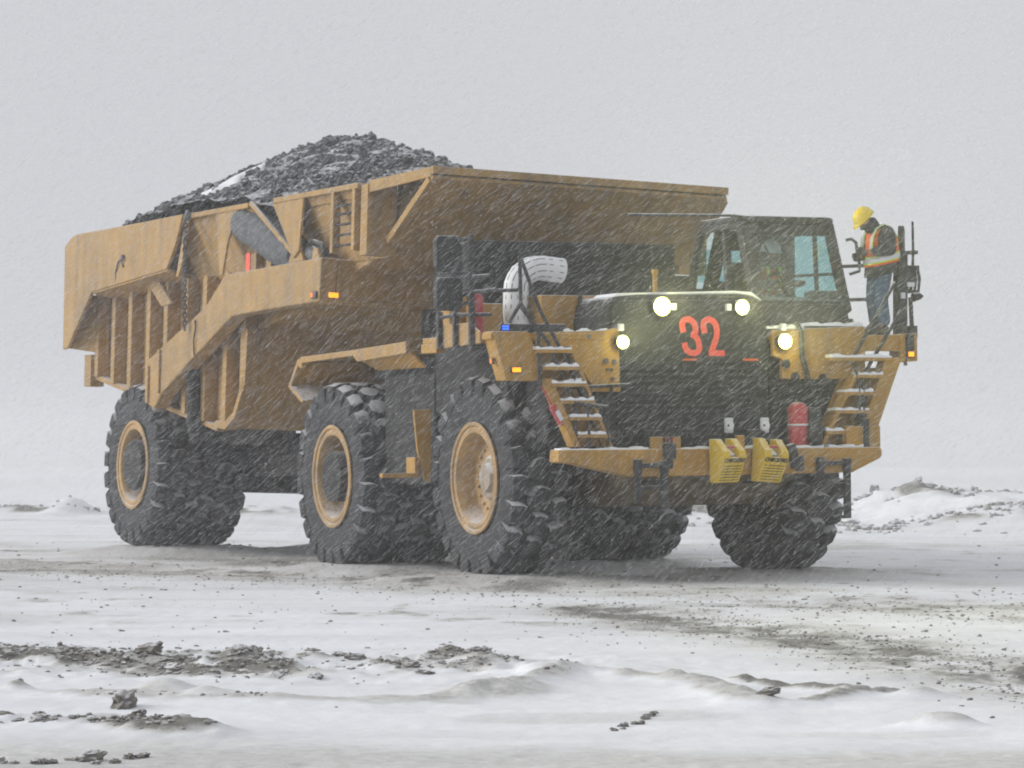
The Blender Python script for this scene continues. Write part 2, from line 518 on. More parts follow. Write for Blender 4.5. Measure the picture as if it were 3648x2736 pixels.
def spaced(a, b, fn):
    out = [a]
    while out[-1] < b:
        out.append(out[-1] + fn(out[-1]))
    return np.array(out)

ys = np.concatenate([np.array([-600, -200, -60, -20, 0, 6, 10, 12]), spaced(13.0, 120.0, lambda y: 0.042 if y < 28 else 0.042 + (y - 28) * 0.0042), np.array([140, 180, 260, 400, 640])])
xh = spaced(0.0, 22.0, lambda x: 0.034 if x < 4.6 else 0.034 + (x - 4.6) * 0.022)
xh = np.concatenate([xh, np.array([28, 40, 80, 200, 600])])
xs = np.concatenate([-xh[:0:-1], xh])
GX, GY = np.meshgrid(xs, ys)
GH, GD = ground_fields(GX, GY)
fine = 0.008 * (vnoise(GX / 0.09, GY / 0.13, 101) - 0.5) + 0.05 * np.clip(GD - 0.15, 0, 1) * (vnoise(GX / 0.08, GY / 0.09, 103) + vnoise(GX / 0.16, GY / 0.2, 107) - 1.0)
GH = GH + fine * (np.abs(GX) < 20) * (GY < 110)
nx, ny = len(xs), len(ys)
verts = np.stack([GX, GY, GH], -1).reshape(-1, 3)
idx = np.arange(nx * ny).reshape(ny, nx)
quads = np.stack([idx[:-1, :-1], idx[:-1, 1:], idx[1:, 1:], idx[1:, :-1]], -1).reshape(-1, 4)
me = bpy.data.meshes.new('snow_ground')
me.vertices.add(len(verts))
me.vertices.foreach_set('co', verts.ravel())
me.loops.add(quads.size)
me.loops.foreach_set('vertex_index', quads.ravel().astype(np.int32))
me.polygons.add(len(quads))
me.polygons.foreach_set('loop_start', np.arange(0, quads.size, 4, dtype=np.int32))
me.update(calc_edges=True)
me.validate()
me.polygons.foreach_set('use_smooth', np.ones(len(quads), dtype=bool))
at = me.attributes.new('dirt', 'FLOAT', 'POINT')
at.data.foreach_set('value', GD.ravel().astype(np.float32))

def ground_material():
    m = bpy.data.materials.new('snow_and_grit')
    m.use_nodes = True
    nt = m.node_tree
    b = nt.nodes['Principled BSDF']
    b.inputs['Roughness'].default_value = 0.85
    b.inputs['Specular IOR Level'].default_value = 0.2
    a = nt.nodes.new('ShaderNodeAttribute')
    a.attribute_name = 'dirt'
    geo = nt.nodes.new('ShaderNodeNewGeometry')
    n = nt.nodes.new('ShaderNodeTexNoise')
    n.inputs['Scale'].default_value = 11.0
    n.inputs['Detail'].default_value = 7
    n.inputs['Roughness'].default_value = 0.7
    nt.links.new(geo.outputs['Position'], n.inputs['Vector'])
    # dirt breaks up into grains where it is thin
    ma = nt.nodes.new('ShaderNodeMath')
    ma.operation = 'MULTIPLY_ADD'
    ma.inputs[1].default_value = 1.1
    ma.inputs[2].default_value = -0.55
    nt.links.new(n.outputs[0], ma.inputs[0])
    mb_ = nt.nodes.new('ShaderNodeMath')
    mb_.operation = 'MULTIPLY'
    nt.links.new(ma.outputs[0], mb_.inputs[0])
    am = nt.nodes.new('ShaderNodeMapRange')
    am.inputs[1].default_value = 0.0
    am.inputs[2].default_value = 0.5
    nt.links.new(a.outputs['Fac'], am.inputs[0])
    nt.links.new(am.outputs[0], mb_.inputs[1])
    ad = nt.nodes.new('ShaderNodeMath')
    ad.operation = 'ADD'
    ad.use_clamp = True
    nt.links.new(a.outputs['Fac'], ad.inputs[0])
    nt.links.new(mb_.outputs[0], ad.inputs[1])
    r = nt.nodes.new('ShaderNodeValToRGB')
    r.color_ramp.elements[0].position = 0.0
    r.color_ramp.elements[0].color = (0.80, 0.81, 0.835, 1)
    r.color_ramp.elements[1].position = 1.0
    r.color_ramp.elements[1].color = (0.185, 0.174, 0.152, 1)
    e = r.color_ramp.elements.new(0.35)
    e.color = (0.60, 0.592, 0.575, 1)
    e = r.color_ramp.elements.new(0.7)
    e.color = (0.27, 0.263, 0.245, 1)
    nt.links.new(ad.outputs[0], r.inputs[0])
    n3 = nt.nodes.new('ShaderNodeTexNoise')
    n3.inputs['Scale'].default_value = 0.8
    n3.inputs['Detail'].default_value = 5
    mp = nt.nodes.new('ShaderNodeMapping')
    mp.inputs['Scale'].default_value = (0.35, 1.3, 1.0)
    nt.links.new(geo.outputs['Position'], mp.inputs['Vector'])
    nt.links.new(mp.outputs[0], n3.inputs['Vector'])
    mr = nt.nodes.new('ShaderNodeMapRange')
    mr.inputs[1].default_value = 0.3
    mr.inputs[2].default_value = 0.7
    mr.inputs[3].default_value = 0.90
    mr.inputs[4].default_value = 1.04
    nt.links.new(n3.outputs[0], mr.inputs[0])
    mu = nt.nodes.new('ShaderNodeMix')
    mu.data_type = 'RGBA'
    mu.blend_type = 'MULTIPLY'
    mu.inputs[0].default_value = 1
    nt.links.new(r.outputs[0], mu.inputs[6])
    nt.links.new(mr.outputs[0], mu.inputs[7])
    nt.links.new(mu.outputs[2], b.inputs['Base Color'])
    bp = nt.nodes.new('ShaderNodeBump')
    bp.inputs['Strength'].default_value = 0.35
    bp.inputs['Distance'].default_value = 0.03
    nt.links.new(n.outputs[0], bp.inputs['Height'])
    nt.links.new(bp.outputs[0], b.inputs['Normal'])
    return m

me.materials.append(ground_material())
ground = bpy.data.objects.new('snow_ground', me)
col.objects.link(ground)
tag(ground, 'wind-scoured snowy yard with grey dirt showing through', kind='structure')

# ------------------------------------------------------------------ haul tractor
MT = frame((1.71, 43.46, 0.02), 25, -0.6)
tr = empty('haul_tractor', MT)
tag(tr, 'yellow mining tractor with dark canvas nose, red number and four lit headlights', 'haul truck')

def lug(mb, ang, poly, r0, r1):
    """one rounded tread block: polygon of (angle, y) raised from r0 to r1, edges worn round"""
    n = len(poly)
    cy = sum(p[1] for p in poly) / n
    vs_ = []
    for r, g in ((r0, 1.10), (r1 - 0.035, 1.0), (r1 - 0.008, 0.90), (r1, 0.70)):
        for (t, y) in poly:
            yy = cy + (y - cy) * (g if abs(y) < 0.37 else 1.0 - (1 - g) * 0.3)
            drop = 0.055 * max(0.0, (abs(yy) - 0.27) / 0.12)
            tt = ang + t * g
            vs_.append(((r - drop) * math.cos(tt), yy, (r - drop) * math.sin(tt)))
    fs = [tuple(range(3 * n, 4 * n))]
    for k in range(3):
        for q_ in range(n):
            fs.append((k * n + q_, k * n + (q_ + 1) % n, (k + 1) * n + (q_ + 1) % n, (k + 1) * n + q_))
    mb.add(vs_, fs)

def tyre_mesh():
    mb = MB()
    half = [(-0.30, 0.72), (-0.345, 0.80), (-0.375, 0.95), (-0.38, 1.06), (-0.365, 1.14), (-0.33, 1.195), (-0.18, 1.22), (0.0, 1.225)]
    prof = half + [(-y, r) for (y, r) in reversed(half[:-1])]
    mb.lathe(prof, 72)
    N = 22
    for k in range(N):
        a = 2 * math.pi * k / N
        jt = rnd.uniform(-.008, .008)
        lug(mb, a + 0.143 + jt, [(0.118, 0.03), (0.085, 0.135), (-0.02, 0.155), (-0.105, 0.06), (-0.118, -0.03), (-0.085, -0.135), (0.02, -0.155), (0.105, -0.06)], 1.17, 1.352)
        for sgn in (-1, 1):
            aa = a + 0.02 * sgn + rnd.uniform(-.006, .006)
            lug(mb, aa, [(-0.075, sgn * 0.185), (0.085, sgn * 0.185), (0.108, sgn * 0.27), (0.098, sgn * 0.39), (-0.098, sgn * 0.39), (-0.108, sgn * 0.28)], 1.15, 1.348)
            # shoulder buttress running down the sidewall
            vs_ = []
            for r, y in ((1.05, 0.378), (1.24, 0.345), (1.30, 0.383), (1.16, 0.398)):
                for d in (-0.07, 0.07):
                    vs_.append((r * math.cos(aa + d), sgn * y, r * math.sin(aa + d)))
            mb.add(vs_, [(0, 2, 3, 1), (2, 4, 5, 3), (4, 6, 7, 5), (6, 0, 1, 7), (0, 6, 4, 2), (1, 3, 5, 7)])
    return mb
rnd = random.Random(3)

def rim_mesh(dish):
    mb = MB()
    mb.lathe([(-0.30, 0.70), (-0.345, 0.735), (-0.36, 0.74), (-0.372, 0.725), (-0.365, 0.69), (-0.34, 0.675), (-0.345, 0.655), (-0.355, 0.645),
              (-0.345, 0.60), (-0.30, 0.575), (-0.22 + dish, 0.545), (-0.12 + dish, 0.53), (-0.10 + dish, 0.50), (-0.10 + dish, 0.30)], 56)
    for k in range(20):
        t = 2 * math.pi * k / 20
        mb.disc((0.43 * math.cos(t), -0.10 + dish, 0.43 * math.sin(t)), (0, -1, 0), 0.022, 0.035, 6)
    return mb

def hub_mesh(kind):
    mb = MB()
    if kind == 'steer':
        mb.lathe([(-0.02, 0.31), (-0.10, 0.30), (-0.14, 0.26), (-0.15, 0.20), (-0.20, 0.17), (-0.21, 0.10), (-0.21, 0.0)], 32)
    else:
        mb.lathe([(0.05, 0.31), (-0.06, 0.30), (-0.12, 0.27), (-0.13, 0.18), (-0.17, 0.15), (-0.18, 0.0)], 32)
        for k in range(12):
            t = 2 * math.pi * k / 12
            mb.disc((0.225 * math.cos(t), -0.125, 0.225 * math.sin(t)), (0, -1, 0), 0.02, 0.03, 6)
    return mb

tyre_me = None
def wheel(parent, x, yc, zc, flip, kind, spin=0.0):
    """wheel > tyre, rim, hub; outer face along local -Y unless flipped"""
    global tyre_me
    w = empty('wheel', Matrix.Translation((x, yc, zc)) @ Matrix.Rotation(math.pi if flip else 0, 4, 'Z') @ Matrix.Rotation(spin, 4, 'Y'), parent)
    if tyre_me is None:
        t = build(tyre_mesh(), 'tyre', M['rubber'], w, smooth=32)
        tyre_me = t.data
    else:
        t = bpy.data.objects.new('tyre', tyre_me)
        col.objects.link(t)
        t.parent = w
    if kind != 'inner':
        key = 'rim_' + kind
        if key not in wheel.cache:
            r = build(rim_mesh(0.02 if kind == 'steer' else 0.10), 'rim', M['rim'], w, smooth=35)
            h = build(hub_mesh(kind), 'hub', M['rim_snow'], w, smooth=35)
            wheel.cache[key] = (r.data, h.data)
        else:
            for nm, md in zip(('rim', 'hub'), wheel.cache[key]):
                o = bpy.data.objects.new(nm, md)
                col.objects.link(o)
                o.parent = w
    return w
wheel.cache = {}

ZW = 1.345
wheel(tr, 0, -2.07, ZW, False, 'steer', 0.05)
wheel(tr, 0, 2.07, ZW, True, 'steer', 0.4)
for s in (-1, 1):
    wheel(tr, -4.57, s * 2.24, ZW, s > 0, 'drive', 0.3 + s)
    wheel(tr, -4.57, s * 1.43, ZW, s > 0, 'inner', 0.9)

# --- chassis
b = MB()
for s in (-1, 1):
    b.box((-6.2, s * 0.75 - 0.14, 1.25), (1.9, s * 0.75 + 0.14, 1.95))
b.box((-6.1, -0.6, 1.35), (-5.6, 0.6, 1.9)).box((-2.6, -0.6, 1.35), (-2.2, 0.6, 1.9))
build(b, 'chassis_frame', M['dark'], tr, 0.02)
b = MB().tube([(-4.57, -2.6, ZW), (-4.57, 2.6, ZW)], 0.36, 20)
b.tube([(-4.57, -0.6, ZW), (-4.57, -0.35, ZW), (-4.57, 0.35, ZW), (-4.57, 0.6, ZW)], [0.36, 0.62, 0.62, 0.36], 20)
build(b, 'drive_axle', M['dark'], tr, smooth=40)
b = MB().tube([(0, -2.0, ZW - 0.1), (0, -1.0, 1.15), (0, 1.0, 1.15), (0, 2.0, ZW - 0.1)], 0.2, 12)
for s in (-1, 1):
    b.tube([(0, s * 1.55, 0.95), (0, s * 1.45, 2.5)], 0.19, 14)
build(b, 'front_axle', M['dark'], tr, smooth=40)
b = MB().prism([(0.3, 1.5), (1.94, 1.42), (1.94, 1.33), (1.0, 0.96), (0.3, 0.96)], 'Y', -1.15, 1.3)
build(b, 'front_crossmember', M['shade_brown'], tr, 0.03)
b = MB().box((-1.6, -1.15, 1.55), (1.6, 1.0, 3.2)).box((-3.3, -2.3, 1.25), (-1.55, -0.95, 2.75)).box((-1.4, -2.35, 2.2), (0.9, -1.2, 3.08))
b.box((-3.9, -2.2, 2.72), (-1.6, 1.9, 2.95)).box((-1.4, 1.2, 1.7), (0.9, 2.3, 3.08)).box((0.92, -2.1, 1.8), (1.55, -1.2, 3.08)).box((0.92, 1.05, 1.75), (1.72, 2.12, 3.08)).box((0.2, 2.0, 2.3), (1.72, 2.5, 3.09))
build(b, 'engine_bay', M['near_black'], tr, 0.03)
b = MB().box((-2.0, -2.1, 2.9), (-0.75, 1.0, 4.52)).box((-0.72, -1.6, 3.0), (-0.1, 0.95, 4.05))
build(b, 'rear_gap_fill', M['near_black'], tr, 0.05)  # added dark box standing for trailer shadow and rear deck behind the hood

# --- nose
b = MB().prism([(-1.38, 3.55), (-1.28, 3.66), (-1.0, 3.69), (0.55, 3.72), (0.78, 3.69), (0.92, 3.58), (0.98, 3.3), (1.0, 1.74), (-1.40, 1.74), (-1.40, 3.3)], 'X', -1.0, 1.82)
nose = build(b, 'hood', M['canvas'], tr, 0.05)
b = MB().prism([(-1.30, 3.50), (-1.2, 3.6), (0.6, 3.63), (0.8, 3.55), (0.88, 3.3), (0.88, 2.80), (-1.30, 2.80)], 'X', 1.82, 1.855)
build(b, 'hood_panel', M['canvas'], nose, 0.012)
for k in range(12):
    z = 1.86 + 0.078 * k
    b = MB().box((1.82, -1.25, z), (1.85, 0.86, z + 0.042))
    build(b, 'grille_slat', M['canvas'], nose)
def ribbon(pts, w, x0, x1):
    """a stroke of width w through (Y,Z) points, as thick as x0..x1"""
    mb = MB()
    L, Rr = [], []
    for i, p in enumerate(pts):
        a = Vector(pts[max(i - 1, 0)])
        c = Vector(pts[min(i + 1, len(pts) - 1)])
        d = (c - a).normalized()
        n = Vector((-d.y, d.x)) * (w / 2)
        L.append((p[0] + n.x, p[1] + n.y))
        Rr.append((p[0] - n.x, p[1] - n.y))
    for i in range(len(pts) - 1):
        mb.prism([L[i], L[i + 1], Rr[i + 1], Rr[i]], 'X', x0, x1)
    return mb
def arc(cx, cz, rx, rz, a0, a1, n=14):
    return [(cx + rx * math.cos(R(a0 + (a1 - a0) * k / n)), cz + rz * math.sin(R(a0 + (a1 - a0) * k / n))) for k in range(n + 1)]
# numerals: tall and narrow, leaning a little with the sagging cover
def lean(pts, z0=2.9):
    return [(1.10 * y - 0.20 * (z - z0) + 0.03, z) for (y, z) in pts]
three = [(-0.235, 3.20)] + arc(-0.15, 3.285, 0.085, 0.085, 180, 0) + arc(-0.15, 3.245, 0.085, 0.075, 0, -75, 8) 
three2 = arc(-0.155, 3.075, 0.095, 0.105, 80, 0, 8) + arc(-0.155, 3.02, 0.095, 0.085, 0, -180) + [(-0.25, 3.07)]
d3 = ribbon(lean(three), 0.080, 1.856, 1.868)
q = ribbon(lean(three2), 0.080, 1.857, 1.869)
d3.add(q.v, q.f)
build(d3, 'numeral', M['red_print'], nose, label='red numeral three')
two = [(0.045, 3.19)] + arc(0.13, 3.275, 0.085, 0.095, 180, 0) + [(0.213, 3.22), (0.195, 3.15), (0.155, 3.07), (0.11, 2.99), (0.085, 2.93)]
two2 = [(0.05, 2.935), (0.262, 2.935)]
d2 = ribbon(lean(two), 0.082, 1.856, 1.868)
q = ribbon(lean(two2), 0.074, 1.8565, 1.8685)
d2.add(q.v, q.f)
build(d2, 'numeral', M['red_print'], nose, label='red numeral two')
build(MB().prism([(-0.31, 2.838), (-0.11, 2.838), (-0.085, 2.868), (-0.28, 2.868)], 'X', 1.857, 1.866), 'reflector_strip', M['orange_print'], nose)
build(MB().prism([(0.585, 2.838), (0.80, 2.838), (0.81, 2.868), (0.585, 2.868)], 'X', 1.857, 1.866), 'reflector_strip', M['orange_print'], nose)

# --- headlights: lit discs in black cans, each with a beam and an added glow light
def headlight(y, z, r, x=1.86, tabside=None):
    mb = MB().disc((x - 0.03, y, z), (1, 0, 0), r + 0.025, 0.09, 24)
    h = build(mb, 'headlight', M['black'], tr, smooth=40)
    lens = MB()
    n = 24
    vs_ = [(x + 0.085, y, z)]
    for k in range(n):
        t = 2 * math.pi * k / n
        vs_.append((x + 0.064, y + r * math.cos(t), z + r * math.sin(t)))
    lens.add(vs_, [(0, 1 + k, 1 + (k + 1) % n) for k in range(n)])
    build(lens, 'lens', M['headlight'], h, smooth=60)
    glow_mb = MB()
    for k in range(n):
        t = 2 * math.pi * k / n
        c_, s_ = math.cos(t), math.sin(t)
        glow_mb.v += [(x + 0.062, y + r * c_, z + r * s_), (x + 0.075, y + (r + 0.024) * c_, z + (r + 0.024) * s_)]
    glow_mb.f += [(2 * k, 2 * k + 1, (2 * k + 3) % (2 * n), (2 * k + 2) % (2 * n)) for k in range(n)]
    build(glow_mb, 'lens_glow_ring', M['lens_glow_ring'], h)  # emissive ring put round the lens to imitate its glow
    if tabside:
        build(MB().box((x - 0.02, y + tabside[0] - 0.035, z + tabside[1] - 0.045), (x + 0.05, y + tabside[0] + 0.035, z + tabside[1] + 0.045)), 'bracket', M['silver'], h, 0.008)
    gl = bpy.data.lights.new('headlight_glow_fill', 'POINT')  # added point light ahead of the lens, for a glow round it
    gl.energy = 4.0 * (r / 0.085) ** 2
    gl.color = (0.95, 1.0, 0.42)
    gl.shadow_soft_size = 0.05
    go = bpy.data.objects.new('headlight_glow_fill', gl)
    col.objects.link(go)
    go.parent = tr
    go.matrix_basis = Matrix.Translation((x + 0.20, y, z))
    ld = bpy.data.lights.new('headlight_beam', 'SPOT')
    ld.energy = 560
    ld.color = (1.0, 1.0, 0.50)
    ld.spot_size = R(100)
    ld.spot_blend = 0.9
    ld.shadow_soft_size = 0.06
    lo = bpy.data.objects.new('headlight_beam', ld)
    col.objects.link(lo)
    lo.parent = tr
    lo.matrix_basis = Matrix.Translation((x + 0.15, y, z)) @ Vector((-1, 0, -0.32)).to_track_quat('Z', 'Y').to_matrix().to_4x4()
headlight(-0.63, 3.53, 0.098, tabside=(0.19, 0.0))
headlight(0.54, 3.53, 0.076, tabside=(-0.18, 0.0))
headlight(-1.22, 3.07, 0.064, 1.90, tabside=(0.0, 0.19))
headlight(1.15, 3.09, 0.078, 1.90, tabside=(0.0, 0.19))
for y in (0.35, 0.88):
    b = MB().box((1.86, y - 0.065, 1.9), (1.90, y + 0.065, 2.10))
    h = build(b, 'work_light', M['silver'], tr, 0.02)
    build(MB().disc((1.90, y - 0.005, 2.0), (1, 0, 0), 0.062, 0.02, 18), 'lens', M['lamp_off'], h, smooth=40)
    build(MB().disc((1.92, y - 0.03, 2.0), (1, 0, 0), 0.014, 0.01, 8), 'bulb', M['dark'], h)

# --- decks and front aprons
b = MB().prism([(-0.25, -3.03), (1.9, -3.03), (1.9, -1.42), (-0.25, -1.42)], 'Z', 3.10, 3.18)
deckr = build(b, 'right_deck', M['yellow'], tr, 0.01)
build(MB().prism([(0.2, 3.02), (0.29, 3.33), (1.30, 3.33), (1.62, 3.2), (1.62, 3.06)], 'Y', -3.06, -3.031), 'deck_side_plate', M['yellow_pale'], deckr, 0.008)
build(MB().prism([(-3.02, 3.20), (-2.52, 3.20), (-2.37, 2.86), (-2.37, 2.58), (-2.83, 2.58)], 'X', 1.60, 1.92), 'front_apron', M['yellow'], tr, 0.015)
build(MB().prism([(-2.42, 3.19), (-1.42, 3.22), (-1.22, 3.27), (-1.22, 2.53), (-1.62, 2.53), (-1.98, 3.0), (-2.40, 3.02)], 'X', 1.83, 1.88), 'front_apron', M['yellow'], tr, 0.01)
for (y, z, r) in ((-1.42, 2.83, 0.035), (-1.30, 2.82, 0.03), (-1.66, 3.14, 0.03), (-1.40, 2.72, 0.02), (-1.34, 2.72, 0.02), (-1.33, 2.60, 0.025)):
    build(MB().disc((1.88, y, z), (1, 0, 0), r, 0.025, 12), 'apron_fitting', M['steel'], tr, smooth=40)
b = MB().tube([(1.93, -1.98, 2.49), (1.93, -1.1, 2.53)], 0.022, 8).tube([(1.93, -1.37, 2.51), (1.93, -1.37, 2.42)], 0.022, 6)
build(b, 'hose_bar', M['black'], tr, smooth=40)
build(MB().box((1.80, -1.62, 2.44), (1.86, -1.2, 2.51)), 'apron_flange', M['yellow'], tr, 0.01)
build(MB().prism([(1.02, 3.24), (2.42, 3.30), (2.42, 2.60), (1.15, 2.60), (1.15, 2.86), (1.02, 2.90)], 'X', 1.80, 1.88), 'front_apron', M['yellow'], tr, 0.015)
build(MB().tube([(1.90, 1.36, 3.34), (1.92, 1.42, 3.22), (1.92, 1.43, 2.9), (1.92, 1.50, 2.68), (1.92, 1.52, 2.55)], 0.035, 8), 'hose', M['black'], tr, smooth=50)
for (y, z, r) in ((1.20, 2.80, 0.06), (1.34, 2.63, 0.06), (1.75, 2.62, 0.05)):
    build(MB().disc((1.88, y, z), (1, 0, 0), r, 0.03, 12), 'apron_fitting', M['dark'], tr, smooth=40)
deckl = build(MB().box((-0.9, 1.02, 3.10), (1.82, 3.2, 3.18)), 'left_deck', M['yellow'], tr, 0.01)
build(MB().box((1.821, 2.425, 2.97), (1.88, 2.95, 3.185)), 'deck_edge_beam', M['yellow'], deckl, 0.01)
build(MB().prism([(2.94, 3.20), (3.20, 3.21), (3.20, 2.84), (2.94, 2.82)], 'X', 1.62, 1.92), 'deck_end_plate', M['yellow'], deckl, 0.012)
def marker(x, y, z, w, h, m, nrm='X', housing=True):
    d = 0.03
    if nrm == 'X':
        a = build(MB().box((x, y - w / 2 - 0.012, z - h / 2 - 0.012), (x + d, y + w / 2 + 0.012, z + h / 2 + 0.012)), 'marker_lamp', M['black'], tr, 0.005)
        nseg = max(2, int(w / 0.03))
        for k in range(nseg):
            y0 = y - w / 2 + w * k / nseg
            build(MB().box((x + d, y0 + 0.003, z - h / 2), (x + d + 0.012, y0 + w / nseg - 0.003, z + h / 2)), 'lens', m, a)
    else:
        a = build(MB().box((x - w / 2 - 0.01, y - d, z - h / 2 - 0.01), (x + w / 2 + 0.01, y, z + h / 2 + 0.01)), 'marker_lamp', M['black'], tr, 0.005)
        build(MB().box((x - w / 2, y - d - 0.012, z - h / 2), (x + w / 2, y - d, z + h / 2)), 'lens', m, a)
marker(1.92, -2.705, 2.715, 0.12, 0.055, M['amber'])
marker(1.92, 3.08, 2.93, 0.085, 0.06, M['amber'])
marker(1.75, -2.93, 2.83, 0.05, 0.06, M['amber_dim'], 'Y')
b = MB()
build(MB().box((1.84, -2.90, 3.205), (1.90, -2.76, 3.29)), 'strobe_housing', M['black'], tr, 0.006)
for yy in (-2.86, -2.83, -2.80):
    for zz in (3.23, 3.26):
        build(MB().box((1.90, yy - 0.012, zz - 0.01), (1.915, yy + 0.012, zz + 0.01)), 'strobe_lens', M['blue'], tr)
build(MB().box((1.6, -2.75, 3.19), (1.84, -1.95, 3.30)), 'deck_box', M['black'], tr, 0.02)

# --- stairs
def stair(steps, stringers, x0, x1, nm):
    st = None
    for (a, c, w) in stringers:
        o = build(MB().prism([(a[0], a[1]), (a[0] + w, a[1]), (c[0] + w, c[1]), (c[0], c[1])], 'X', x0, x1), 'stair_stringer', M['yellow'], tr, 0.008)
    for (ya, yb, z) in steps:
        t = build(MB().box((x0 - 0.05, ya, z - 0.045), (x1 + 0.02, yb, z)), 'stair_tread', M['yellow'], tr, 0.006)
        mb = MB()
        n = 10
        pts = [(ya + 0.01, z + 0.001)] + [(ya + 0.01 + (yb - ya - 0.02) * k / n, z + 0.012 + 0.022 * random.random() + 0.02 * math.sin(k * 0.9 + z * 9) ** 2) for k in range(n + 1)] + [(yb - 0.01, z + 0.001)]
        mb.prism(pts[::-1], 'X', x0 - 0.02, x1 + 0.005)
        build(mb, 'snow_on_tread', M['snow'], t, smooth=40)
stair([(-2.47, -1.98, 2.97), (-2.36, -1.88, 2.755), (-2.28, -1.78, 2.545), (-2.16, -1.67, 2.33), (-2.04, -1.57, 2.12), (-1.92, -1.46, 1.90)],
      [((-2.36, 2.60), (-1.97, 1.74), 0.10), ((-2.02, 3.02), (-1.47, 1.74), 0.05)], 1.86, 2.06, 'right')
build(MB().slab([(1.78, -2.50, 2.98), (1.78, -2.02, 2.98), (1.78, -1.47, 1.75), (1.78, -1.93, 1.75)], -0.02), 'stair_back', M['yellow'], tr)
stair([(1.79, 2.72, 2.88), (2.19, 2.58, 2.655), (1.98, 2.43, 2.43), (1.84, 2.36, 2.19), (1.69, 2.26, 1.92)],
      [((2.63, 2.88), (2.16, 1.74), 0.24), ((2.14, 2.64), (1.62, 1.74), 0.06)], 1.86, 2.06, 'left')
build(MB().slab([(1.78, 2.14, 2.75), (1.78, 2.70, 2.75), (1.78, 2.25, 1.75), (1.78, 1.66, 1.75)], -0.02), 'stair_back', M['yellow'], tr)
build(MB().box((2.0, 1.98, 1.70), (2.1, 2.5, 1.98)), 'stair_foot', M['yellow'], tr, 0.01)
build(MB().box((2.0, 2.24, 1.70), (2.12, 2.32, 2.08)), 'stair_foot', M['black'], tr, 0.01)

# --- bumper
b = MB().prism([(-2.26, 1.71), (-2.27, 1.55), (-2.05, 1.53), (-1.23, 1.355), (2.0, 1.375), (2.43, 1.56), (2.45, 1.60), (2.45, 1.67), (2.42, 1.705)], 'X', 1.95, 2.22)
bum = build(b, 'bumper', M['yellow'], tr, 0.02)
build(MB().box((2.15, -0.95, 1.70), (2.2, -0.52, 1.86)), 'socket_plate', M['yellow'], bum, 0.008)
build(MB().box((2.2, 0.255, 1.65), (2.26, 0.375, 1.87)), 'tow_lug', M['yellow'], bum, 0.01)
b = MB().box((2.22, -0.80, 1.58), (2.30, -0.64, 1.78)).box((2.22, -0.74, 1.46), (2.27, -0.67, 1.58))
for yy in (-0.77, -0.72, -0.67):
    b.tube([(2.22, yy, 1.76), (2.21, yy, 1.86)], 0.016, 6)
build(b, 'cable_socket', M['black'], bum, 0.01)
for yy in (-0.745, -0.695, -0.645):
    build(MB().box((2.205, yy - 0.007, 1.76), (2.215, yy + 0.007, 1.86)), 'socket_stripe', M['red'], bum)
snowline = MB()
for (ya, yb) in ((-2.2, -0.97), (-0.5, 1.6), (1.68, 2.2)):
    n = 24
    pts = [(ya, 1.708)] + [(ya + (yb - ya) * k / n, 1.715 + 0.03 * random.random()) for k in range(n + 1)] + [(yb, 1.708)]
    snowline.prism(pts[::-1], 'X', 1.97, 2.17)
build(snowline, 'snow_on_bumper', M['snow'], bum, smooth=40)
# swing-down boarding ladders
def boarding_ladder(y0, y1, drop0, drop1):
    mb = MB().beam((2.27, y0 - 0.02, 1.5), (2.27, y1 + 0.02, 1.5), 0.05, 0.06)
    mb.beam((2.27, y0, 1.58), (2.27, y0, 1.40), 0.09, 0.09).beam((2.27, y1, 1.56), (2.27, y1, 1.40), 0.09, 0.09)
    mb.beam((2.27, y0, 1.42), (2.27, y0, drop0), 0.085, 0.07).beam((2.27, y1, 1.42), (2.27, y1, drop1), 0.085, 0.07)
    for z in (1.22, 0.80):
        if z > drop1 - 0.05:
            mb.beam((2.20, y0 if z > drop0 - .05 else y1 - 0.2, z), (2.20, y1, z), 0.10, 0.045)
    build(mb, 'boarding_ladder', M['black'], tr, 0.008)
boarding_ladder(1.48, 1.88, 1.30, 0.78)
boarding_ladder(-1.18, -0.80, 1.02, 0.96)
b = MB().beam((2.24, 1.18, 1.60), (2.24, 1.18, 1.40), 0.1, 0.1).beam((2.24, 1.05, 1.75), (2.24, 1.13, 1.45), 0.12, 0.1).beam((1.95, 1.58, 2.2), (2.1, 1.52, 1.75), 0.16, 0.2)
build(b, 'ladder_hinge', M['black'], tr, 0.01)

# --- black handrails
def rail(paths, r=0.025, nm='handrail', m='black'):
    for p in paths:
        build(MB().tube(p, r, 8), nm, M[m], tr, smooth=50)
rail([[(2.0, -2.67, 4.13), (2.0, -2.66, 3.55), (2.0, -2.42, 3.2), (2.0, -2.40, 2.5)],
      [(2.02, -2.66, 4.10), (2.02, -2.40, 3.45), (2.02, -2.02, 2.80), (2.04, -1.78, 2.35), (2.06, -1.75, 1.74)],
      [(2.0, -2.66, 3.56), (2.0, -2.82, 3.3)],
      [(2.0, -2.66, 3.5), (2.0, -2.28, 3.05), (2.0, -2.02, 2.52), (2.02, -1.92, 2.2), (2.04, -1.95, 1.74)],
      [(1.9, -2.66, 3.72), (1.3, -3.0, 3.72)],
      [(2.06, -1.49, 2.25), (2.06, -1.49, 1.74)],
      [(2.07, -1.97, 2.30), (2.07, -1.49, 2.24)]])
build(MB().box((2.03, -2.02, 2.53), (2.06, -1.96, 2.60)), 'rail_plate', M['silver'], tr)
build(MB().box((2.03, -1.93, 2.53), (2.06, -1.85, 2.61)), 'rail_plate', M['silver'], tr)
for (x, top) in ((0.45, 3.5), (0.95, 3.95), (1.45, 4.44)):
    build(MB().beam((x, -3.09, 3.02), (x, -3.09, top), 0.07, 0.06), 'rail_post', M['black'], tr, 0.006)
